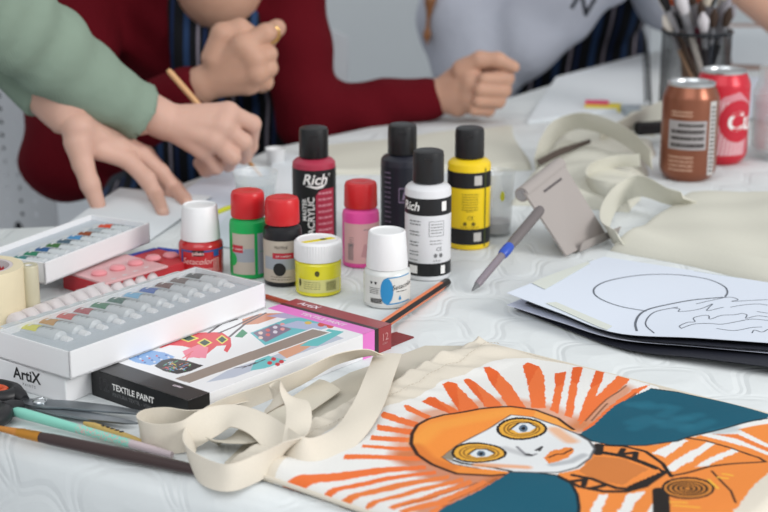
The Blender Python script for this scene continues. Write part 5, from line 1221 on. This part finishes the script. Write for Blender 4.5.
def stripes(name, dx):
    m = bpy.data.materials.new(name); m.use_nodes = True; nt = m.node_tree; L = nt.links; b = nt.nodes['Principled BSDF']; b.inputs['Roughness'].default_value = .85; b.inputs['Specular IOR Level'].default_value = .2
    tc_ = nt.nodes.new('ShaderNodeTexCoord'); sx = nt.nodes.new('ShaderNodeSeparateXYZ'); L.new(tc_.outputs['Object'], sx.inputs[0])
    a = nt.nodes.new('ShaderNodeMath'); a.operation = 'MULTIPLY_ADD'; a.inputs[1].default_value = 1/(dx*K); a.inputs[2].default_value = 50.2; L.new(sx.outputs[0], a.inputs[0])
    z_ = nt.nodes.new('ShaderNodeMath'); z_.operation = 'MULTIPLY'; z_.inputs[1].default_value = -1.2; L.new(sx.outputs[2], z_.inputs[0]); a2 = nt.nodes.new('ShaderNodeMath'); a2.operation = 'ADD'; L.new(a.outputs[0], a2.inputs[0]); L.new(z_.outputs[0], a2.inputs[1])
    f = nt.nodes.new('ShaderNodeMath'); f.operation = 'FRACT'; L.new(a2.outputs[0], f.inputs[0]); r = nt.nodes.new('ShaderNodeValToRGB'); r.color_ramp.interpolation = 'CONSTANT'; L.new(f.outputs[0], r.inputs[0])
    cs = [(0, '#17181c'), (.22, '#2a4166'), (.40, '#17181c'), (.62, '#8f8894'), (.70, '#17181c'), (.82, '#1d2c50'), (.92, '#17181c')]
    e = r.color_ramp.elements
    while len(e) < len(cs): e.new(.5)
    for i, (p_, c_) in enumerate(cs): e[i].position = p_; e[i].color = s2l(c_)+[1]
    L.new(r.outputs[0], b.inputs['Base Color']); return m
def knit(name, col, sc=3.2, depth=.0008):
    m = mat(name, col, .9, spec=.1, noise=.06, nscale=25); nt = m.node_tree; L = nt.links
    tc_ = nt.nodes.new('ShaderNodeTexCoord'); wv = nt.nodes.new('ShaderNodeTexWave'); wv.inputs['Scale'].default_value = sc*20; wv.inputs['Distortion'].default_value = 1.2; wv.bands_direction = 'DIAGONAL'
    L.new(tc_.outputs['Object'], wv.inputs['Vector']); n2 = nt.nodes.new('ShaderNodeTexNoise'); n2.inputs['Scale'].default_value = 22; L.new(tc_.outputs['Object'], n2.inputs['Vector'])
    ad = nt.nodes.new('ShaderNodeMath'); ad.operation = 'MULTIPLY_ADD'; ad.inputs[1].default_value = 14; L.new(n2.outputs['Fac'], ad.inputs[0]); L.new(wv.outputs['Fac'], ad.inputs[2])
    bp = nt.nodes.new('ShaderNodeBump'); bp.inputs['Distance'].default_value = depth; L.new(ad.outputs[0], bp.inputs['Height']); L.new(bp.outputs[0], nt.nodes['Principled BSDF'].inputs['Normal']); return m
M_red = knit('knit_wine', '#580d17', 6, .00025); M_green = knit('rib_sage', '#869788', 9, .00025); M_hood = knit('fleece_grey', '#b4b8c4', 4, .0002); M_denim = mat('trousers_dark', '#2a2e38', .85)
def folds(amp, freq, d=(0, 0, 1)):
    d = np.array(d, float)
    return lambda p: amp*np.sin((p @ d)*freq+1.3*np.sin(p[..., 0]*.35)+.8*np.sin(p[..., 1]*.3))

# ---------------- person in a wine red cardigan and striped apron
t = empty('person', (-26, 225, 0)); tag(t, 'seated person in wine red cardigan and striped apron, one fist raised', 'person')
hipA, chA = (-28, 243, 56), (-26, 228, 88); shR, shL, nk = (-42.5, 228, 99), (-14.5, 222, 99), (-24, 219, 107)
elR = Q(66, 158, 204); wrR = Q(203, 84, 196); elL = Q(309, 116, 216); wrL = Q(436, 97, 219)
def fore(a_, b_, f_): return A3(a_)+(A3(b_)-A3(a_))*f_
body = torso(hipA, chA, shR, shL, nk); hd, hc_, hf, hr, hu = head_prims((-22.5, 211, 119), (.15, -1, -.45))
body += hd+[(A3(nk), A3(hc_)-hf*2-hu*3, 4.8, 5.2)]
body += chain([shR, elR, fore(elR, wrR, .8)], [4.4, 3.8, 2.6])+chain([shL, elL, fore(elL, wrL, .8)], [4.2, 3.6, 2.6])
body += seated_legs((-28, 240, 54), (-27, 203, 53), (-26, 203, 8))
body += [((-22.3, 217.6, 93.7), (-23, 216.5, 102), 6.0, 5.6)]
bodyV = sdf_mesh(body, .9, 1.8)
y0 = 194
h1_ = hand_mesh(wrR, fore(elR, wrR, .75), [(Q(243, 46, y0), 1.55), (Q(254, 58, y0), 1.45), (Q(256, 72, y0), 1.4), (Q(248, 84, y0+1), 1.3)],
    [([Q(243, 46, y0), Q(266, 33, y0+1), Q(277, 28, y0+4), Q(270, 40, y0+6)], [1.2, 1.15, 1.0, .9]), ([Q(254, 58, y0), Q(268, 54, y0+1), Q(266, 62, y0+5)], [1.25, 1.1, .9]),
     ([Q(256, 72, y0), Q(269, 68, y0+1), Q(266, 74, y0+5)], [1.2, 1.05, .9]), ([Q(248, 84, y0+1), Q(265, 82, y0+1.5), Q(262, 87, y0+5)], [1.1, 1.0, .8]),
     ([Q(214, 58, y0+1), Q(222, 34, y0+1), Q(240, 28, y0+1.5), Q(252, 33, y0+2)], [1.6, 1.35, 1.15, .9])], wr=2.3, fr=2.7)
yb = 217
h2_ = hand_mesh(wrL, fore(elL, wrL, .7), [(Q(468, 68, yb+1), 1.5), (Q(472, 82, yb-1), 1.6), (Q(470, 98, yb-1), 1.6), (Q(458, 106, yb), 1.4)],
    [([Q(462, 70, yb), Q(480, 60, yb-1), Q(498, 60, yb-1.5), Q(514, 67, yb-2)], [1.5, 1.2, 1.05, .8]), ([Q(470, 76, yb+3), Q(500, 70, yb+2), Q(506, 78, yb-1), Q(484, 79, yb-3)], [1.3, 1.2, 1.1, .85]),
     ([Q(472, 86, yb+3), Q(500, 84, yb+2), Q(503, 90, yb-1), Q(480, 90, yb-3.4)], [1.3, 1.2, 1.1, .9]), ([Q(472, 98, yb+3), Q(496, 97, yb+2), Q(498, 101, yb-1), Q(478, 101, yb-3.2)], [1.2, 1.1, 1.0, .85]),
     ([Q(466, 106, yb+2), Q(486, 107, yb+2), Q(488, 110, yb-.6), Q(474, 110, yb-2.6)], [1.1, 1.0, .9, .8])], wr=2.5, fr=2.6)
sdf_build('body', [bodyV, h1_, h2_], M_skin2, t)
face_parts(t, hc_, hf, hr, hu); hair_mesh(t, hc_, hf, hr, hu, mat('hair_auburn', '#7a5238', .55), [([(-33, 216, 118), (-37, 216, 104), (-38, 214, 96)], [3, 2.4, 1.6])])
sl = chain([shR, elR, fore(elR, wrR, .9)], [6.4, 5.6, 3.1])+chain([shL, elL, fore(elL, wrL, .93)], [5.6, 4.4, 3.1])
neckc = A3(Q(222, -30, 210))
cg = torso(hipA, chA, shR, shL, (-25, 222, 101)); V = sdf_mesh(infl(cg, 1.3)+sl, .8, 2.0, cuts=[lambda p: 6.6-np.linalg.norm((p-neckc)*np.array([1, .5, 1]), axis=-1), lambda p: 62-p[..., 2]], extra=folds(.22, .9, (.5, .2, .9)))
sdf_build('cardigan', [V], M_red, t)
ap = infl(torso(hipA, chA, shR, shL, (-25, 222, 101))[:3]+torso(hipA, chA, shR, shL, nk)[4:8], 2.1)+infl(seated_legs((-28, 240, 54), (-27, 203, 53), (-27, 203, 40))[:1], 1.2)+infl(seated_legs((-28, 240, 54), (-27, 203, 53), (-27, 203, 40))[3:4], 1.2)
V = sdf_mesh(ap, .8, 2.0, cuts=[lambda p: 7.3-np.linalg.norm((p-neckc)*np.array([1, .5, 1]), axis=-1), lambda p: p[..., 1]-236, lambda p: p[..., 2]-102,
    lambda p: np.where(p[..., 2] > 76, np.maximum(-29.5+.0-p[..., 0], p[..., 0]+12.2), np.maximum(-44-p[..., 0], p[..., 0]+11))])
sdf_build('apron', [V], stripes('apron_stripes', 4.6), t)
g = G(); rg = A3(Q(268, 34, y0+1.5)); g.tube([Vector(rg)+Vector((1.18*math.cos(a_)*.4, .3*math.cos(a_), 1.18*math.sin(a_)))+Vector((1.1*math.cos(a_)*.8, 0, 0)) for a_ in np.linspace(0, 2*math.pi, 25)], .16, 8, cap=False)
g.lathe([(.01, -.3), (.3, -.15), (.34, 0), (.3, .2), (.01, .3)], 14, c=tuple(rg+np.array([0, -1.25, 0]))); build('ring', g, mat('gold', '#e0b868', .2, .9), t, world=True, smooth=60)
V = sdf_mesh(infl(seated_legs((-28, 240, 54), (-27, 203, 53), (-26, 203, 8))+[(A3((-34, 242, 56)), A3((-22, 242, 56)), 10, 10)], .8), .9, 2, cuts=[lambda p: 7-p[..., 2]])
sdf_build('trousers', [V], M_denim, t)

# ---------------- person in sage green leaning in from the left
t = empty('person', (-86, 135, 0)); tag(t, 'standing person in sage green ribbed top leaning in from the left, painting', 'person')
sR, sL = (-66, 142, 126), (-70, 176, 124); yh = 176
wr1 = Q(166, 121, yh); el1 = Q(-60, -31, 160); wr2 = Q(78, 127, 169); el2 = Q(2, 38, 176); AX = [Q(0, 13, 165), Q(52, 53, 169), Q(85, 80, 171.5), Q(141, 116, 175)]
hp, ch_ = (-90, 150, 92), (-78, 157, 114)
def tor2(d=0):
    h, c_ = A3(hp), A3(ch_); R_, L_ = A3(sR), A3(sL); x = (L_-R_)/np.linalg.norm(L_-R_)
    return infl([(h-x*7, h+x*7, 10, 10), (c_-x*6, c_+x*6, 9.5, 9.5), (h-x*4, c_-x*5, 9, 9), (h+x*4, c_+x*5, 9, 9), (R_, L_, 5, 5), (c_-x*5, R_, 8, 5), (c_+x*5, L_, 8, 5)], d)
hd, hc_, hf, hr, hu = head_prims((-56, 160, 143), (1, .1, -.7))
body = tor2()+hd+[((A3(sR)+A3(sL))/2, A3(hc_)-hf*3-hu*3, 5.6, 5.0)]+chain([sR, el1]+AX, [4.6, 4.0, 3.7, 3.3, 2.9, 2.3])+chain([sL, el2, fore(el2, wr2, .85)], [4.6, 3.9, 2.5])
legs = []
for s_ in (-1, 1): legs += chain([(-90, 150+s_*9, 90), (-88, 150+s_*10, 48), (-90, 150+s_*11, 8)], [8.6, 6, 4.2])+chain([(-90, 150+s_*11, 5), (-77, 150+s_*12, 3.2)], [3.8, 3])
bodyV = sdf_mesh(body+legs, .9, 1.8)
FG = lambda pts, rs: (pts, rs)
hB1 = hand_mesh(wr1, fore(AX[2], wr1, .4), [(Q(228, 113, yh), 1.25), (Q(222, 126, yh-1), 1.3), (Q(214, 140, yh-1.5), 1.25), (Q(203, 150, yh-1), 1.1)],
    [([Q(228, 113, yh), Q(252, 124, yh+2), Q(250, 146, yh+4), Q(246, 158, yh+5)], [1.15, 1.02, .88, .7]), ([Q(222, 126, yh-1), Q(243, 142, yh), Q(244, 158, yh+3)], [1.15, 1.02, .8]),
     ([Q(214, 140, yh-1.5), Q(232, 157, yh-1), Q(228, 164, yh+2), Q(220, 160, yh+4)], [1.1, .98, .85, .75]), ([Q(203, 150, yh-1), Q(216, 167, yh), Q(206, 170, yh+2), Q(199, 163, yh+4)], [.95, .85, .8, .7]),
     ([Q(185, 130, yh+3), Q(214, 132, yh+6), Q(236, 142, yh+7), Q(246, 154, yh+6.5)], [1.5, 1.2, 1.0, .8])], wr=2.2, fr=2.5, k=.35)
g0 = 169
hB2 = hand_mesh(wr2, fore(el2, wr2, .7), [(Q(100, 150, g0+1), .95), (Q(118, 147, g0+2.5), 1.0), (Q(126, 145, g0+5), 1.0), (Q(128, 146, g0+8), .9)],
    [([Q(78, 142, g0-.5), Q(83, 164, g0-1), Q(90, 184, g0-1.5), P(98, 205, .75)], [1.6, 1.15, 1.05, .85]), ([Q(100, 150, g0+1), Q(128, 160, g0+2), Q(147, 179, g0+1), Q(156, 195, g0+.5), P(163, 212, .65)], [1.15, 1.0, .95, .82, .68]),
     ([Q(118, 147, g0+2.5), Q(142, 156, g0+4), Q(161, 173, g0+4), Q(174, 189, g0+4), P(187, 203, .65)], [1.15, 1.0, .95, .82, .68]), ([Q(126, 145, g0+5), Q(146, 154, g0+8), Q(160, 170, g0+9), Q(176, 187, g0+10), P(186, 198, .6)], [1.0, .92, .85, .76, .64]),
     ([Q(128, 146, g0+8), Q(144, 156, g0+11), Q(156, 172, g0+13), P(170, 196, .6)], [.9, .8, .72, .6])], wr=1.85, fr=1.9, k=.4)
sdf_build('body', [bodyV, hB1, hB2], M_skin, t)
face_parts(t, hc_, hf, hr, hu); hair_mesh(t, hc_, hf, hr, hu, mat('hair_dark', '#3a2a22', .55))
c1 = A3(AX[3]); c2_ = fore(el2, wr2, .66)
def cutoff(e_, w_, c_):
    n_ = A3(w_)-A3(e_); n_ /= np.linalg.norm(n_); return lambda p: np.where(np.linalg.norm(p-c_, axis=-1) < 9, (p-c_) @ n_, -5.0)
def rib(p):
    ax_ = A3(wr1)-A3(el1); ax_ /= np.linalg.norm(ax_); s_ = (p-A3(el1)) @ ax_; return .12*np.sin(s_*1.5+np.sin(p[..., 0]*.5))+.1*np.sin(s_*.8+p[..., 1]*.4)
V = sdf_mesh(tor2(1.2)+chain([sR, el1]+AX[:3]+[fore(AX[3], wr1, .35)], [6.4, 6.2, 5.3, 4.4, 3.8, 3.1]), .6, 1.6, cuts=[lambda p: np.where(p[..., 0] < -60, 88-p[..., 2], -5.0), cutoff(AX[2], wr1, c1)], extra=rib)
V2 = sdf_mesh(chain([sL, el2, fore(el2, wr2, .72)], [5.6, 4.0, 3.2]), .6, 1.6, cuts=[cutoff(el2, wr2, c2_)], extra=folds(.15, 1.2, (.7, 0, .5)))
cuff_n = (A3(wr1)-A3(el1)); cuff_n /= np.linalg.norm(cuff_n)
sdf_build('jumper', [V, V2], M_green, t)
V = sdf_mesh(infl(legs, .9)+[(A3(hp)-np.array([0, 5, 2]), A3(hp)+np.array([0, 5, -2]), 10.6, 10.6)], .9, 2, cuts=[lambda p: 6-p[..., 2], lambda p: p[..., 2]-96]); sdf_build('trousers', [V], mat('jeans', '#33405a', .85), t)
a_, b_ = Q(168, 70, yh+9), P(263, 178, .3)
t = empty('paint_brush', b_); tag(t, 'thin natural wood brush held in the painting hand', 'paint brush')
rod('handle', a_, b_, [(0, .28), (.03, .36), (.5, .34), (.86, .24)], mat('wood_pale', '#d8a878', .5), t, 12); rod('bristles', a_, b_, [(.86, .25), (.95, .22), (1, .05)], mat('bristle_sand', '#b98a58', .7), t, 12)

# ---------------- person in a pale grey hoodie
t = empty('person', (30, 288, 0)); tag(t, 'seated person in pale grey hoodie and striped apron at the far side', 'person')
hipC, chC = (34, 305, 56), (31, 290, 88); cR, cL, cN = (16, 290, 104), (47, 290, 104), (30, 285, 112)
elC = Q(476, 72, 268); wrC = Q(612, -22, 262); elC2 = (49, 274, 86); wrC2 = (38, 262, 97)
hd, hc_, hf, hr, hu = head_prims((30, 276, 126), (-.1, -1, -.3))
lg = seated_legs((34, 302, 54), (34, 268, 53), (34, 268, 8))
body = torso(hipC, chC, cR, cL, cN)+hd+[(A3(cN), A3(hc_)-hf*2-hu*3, 4.8, 5.2)]+chain([cR, elC, fore(elC, wrC, .9)], [4.5, 3.8, 2.6])+chain([cL, elC2, fore(elC2, wrC2, .9)], [4.5, 3.8, 2.6])+lg
def fist(w_, e_, up=(0, 0, 1)):
    w_ = A3(w_); d = w_-A3(e_); d /= np.linalg.norm(d); s_ = np.cross(d, up); s_ /= np.linalg.norm(s_); n_ = np.cross(s_, d); kn = [w_+d*7.5+n_*(1.5-1.9*i) for i in range(4)]
    return hand_mesh(w_, w_-d*6, [(q, 1.1) for q in kn], [([q, q+d*3.4+s_*.8, q+d*3.6+s_*3, q+d*.8+s_*3.4], [1.0, .92, .85, .75]) for q in kn]+[([w_+d*2+n_*1.6, w_+d*5+n_*3.6+s_*1.5, w_+d*7.8+n_*2.6+s_*3.2], [1.3, 1.05, .85])], wr=2.1, fr=2.5, res=.3)
sdf_build('body', [sdf_mesh(body, 1.0, 1.8), fist(wrC, elC), fist(wrC2, elC2)], M_skin, t)
face_parts(t, hc_, hf, hr, hu); hair_mesh(t, hc_, hf, hr, hu, mat('hair_ginger', '#8a5c3a', .55), [([(22, 275, 122), Q(440, -40, 268), Q(430, 0, 266), Q(427, 35, 266), Q(426, 62, 266)], [3, 1.2, .7, .4, .22])])
V = sdf_mesh(infl(torso(hipC, chC, cR, cL, (30, 288, 106)), 2.8)+chain([(16, 286, 104), Q(470, 20, 272), elC, fore(elC, wrC, .35), fore(elC, wrC, .95)], [8, 8.2, 7.2, 6.4, 4])+chain([cL, elC2, fore(elC2, wrC2, .95)], [6.4, 5.4, 3.8])+[((24, 296, 106), (37, 296, 106), 6, 6)], 1.0, 2.4, cuts=[lambda p: 62-p[..., 2]], extra=folds(.5, .42, (.8, .1, .45)))
sdf_build('hoodie', [V], M_hood, t)
V = sdf_mesh(infl(torso(hipC, chC, cR, cL, cN)[:3]+torso(hipC, chC, cR, cL, cN)[4:8], 4.0)+infl(lg[:1]+lg[4:5], 2), 1.0, 2, cuts=[lambda p: p[..., 2]-93, lambda p: p[..., 1]-300, lambda p: p[..., 1]*0+18-p[..., 0], lambda p: p[..., 1]-40-p[..., 2]*6])
sdf_build('apron', [V], stripes('apron_stripes_far', 6.2), t)
nM = Matrix.Translation(Q(583, 4, 252.5)) @ Matrix.Rotation(.5, 4, 'Y') @ Matrix.Rotation(math.pi/2, 4, 'X')
g = G(); add_text(g, 'N', 4.6, nM, bold=True); vs = g.v; g2 = G(); g2.v = vs+[(x, y+.1, z) for x, y, z in vs]; g2.f = g.f+[tuple(i+len(vs) for i in f[::-1]) for f in g.f]; g2.m = [0]*len(g2.f)
build('printed_letter', g2, mat('print_navy', '#20242e', .7), t, world=True)
V = sdf_mesh(infl(lg+[(A3((28, 304, 56)), A3((40, 304, 56)), 10, 10)], .8), 1.0, 2, cuts=[lambda p: 7-p[..., 2]]); sdf_build('trousers', [V], M_denim, t)

# ---------------- person at the right edge, only a forearm in view
t = empty('person', (132, 262, 0)); tag(t, 'person at the right edge with bare forearm resting beyond the brush pot', 'person')
elD = Q(800, 26, 246); wrD = Q(716, -32, 240); dR, dL, dN = (119, 246, 108), (122, 280, 108), (119, 263, 116); hipD, chD = (132, 263, 56), (125, 263, 92)
hd, hc_, hf, hr, hu = head_prims((112, 262, 130), (-1, -.1, -.4))
lgD = []
for s_ in (-1, 1): lgD += chain([(132, 263+s_*9, 54), (112, 263+s_*9, 53), (112, 263+s_*9, 8), (100, 263+s_*9, 4)], [8.2, 5.8, 3.8, 2.8])
hD = fist(Q(712, -35, 239.8), Q(770, 5, 243))
body = torso(hipD, chD, dR, dL, dN)+hd+[(A3(dN), A3(hc_)-hf*2-hu*3, 4.8, 5.2)]+chain([dR, elD, wrD], [4.4, 3.9, 2.6])+chain([dL, (104, 290, 86), (84, 278, 85)], [4.4, 3.8, 2.4])+lgD
sdf_build('body', [sdf_mesh(body, 1.0, 1.8), hD, fist((86, 279, 85), (104, 290, 86))], M_skin2, t)
face_parts(t, hc_, hf, hr, hu); hair_mesh(t, hc_, hf, hr, hu, mat('hair_dark', '#3a2a22', .55))
V = sdf_mesh(infl(torso(hipD, chD, dR, dL, (121, 263, 109)), 1.6)+chain([dR, fore(dR, elD, .6)], [6.2, 5.4])+chain([dL, fore(dL, (104, 290, 86), .6)], [6.2, 5.4]), 1.0, 2, cuts=[lambda p: 52-p[..., 2]]); sdf_build('shirt', [V], mat('cotton_navy', '#2c3550', .85), t)
V = sdf_mesh(infl(lgD, .8)+[(A3((132, 257, 55)), A3((132, 269, 55)), 10, 10)], 1.0, 2, cuts=[lambda p: 7-p[..., 2]]); sdf_build('trousers', [V], M_denim, t)

# ---------------- chairs
M_chair = mat('chair_white', '#c9cdd2', .45)
def shell(g, fn, nu, nv_, hole=.3, th=.5, holes=True):
    """perforated panel: each cell a square ring with an eight sided hole; fn(u,v)->point"""
    for i in range(nu):
        for j in range(nv_):
            sq = [(0, 0), (.5, 0), (1, 0), (1, .5), (1, 1), (.5, 1), (0, 1), (0, .5)]; h_ = [(.5+hole*math.cos(math.radians(225+45*k)), .5+hole*math.sin(math.radians(225+45*k))) for k in range(8)]
            edge = i in (0, nu-1) or j in (0, nv_-1)
            o_ = [fn((i+a_)/nu, (j+b_)/nv_) for a_, b_ in sq]
            if edge or not holes: g.add(o_, [tuple(range(8))])
            else:
                n_ = [fn((i+a_)/nu, (j+b_)/nv_) for a_, b_ in h_]; g.add(o_+n_, [(k, (k+1) % 8, (k+1) % 8+8, k+8) for k in range(8)])
def chair(loc, rz, label):
    t = empty('chair', loc, rz); tag(t, label, 'chair', None)
    g = G(); shell(g, lambda u, v: (-21+42*u, 18+5*math.sin(v*1.4)-4*(2*u-1)**2*1.2+2, 50+32*v-(2*u-1)**4*3*v), 20, 15, .17)
    o = build('backrest', g, M_chair, t); md = o.modifiers.new('thick', 'SOLIDIFY'); md.thickness = .006
    g = G(); shell(g, lambda u, v: (-21+42*u, -20+40*v, 45+1.2*(2*u-1)**2-1.2*math.sin(v*3)), 16, 14, .17)
    o = build('seat', g, M_chair, t); md = o.modifiers.new('thick', 'SOLIDIFY'); md.thickness = .008
    for sx in (-1, 1):
        for sy in (-1, 1): build('leg', G().tube([(sx*16, sy*15, 44), (sx*21, sy*20, .5)], [1.3, 1.0], 14), M_dmetal, t, smooth=40)
        build('back_support', G().tube([(sx*15, 14, 44), (sx*15, 23, 60), (sx*14, 27, 74)], 1.0, 12), M_dmetal, t, smooth=40)
    return t
chair((-67.5, 229, 0), .35, 'white perforated plastic chair at the left edge beside the red cardigan')
chair((-25, 250, 0), .1, 'white plastic chair under the person in the red cardigan')
chair((34, 308, 0), 0, 'white plastic chair under the person in the grey hoodie')
chair((136, 263, 0), -math.pi/2, 'white plastic chair under the person at the right edge')
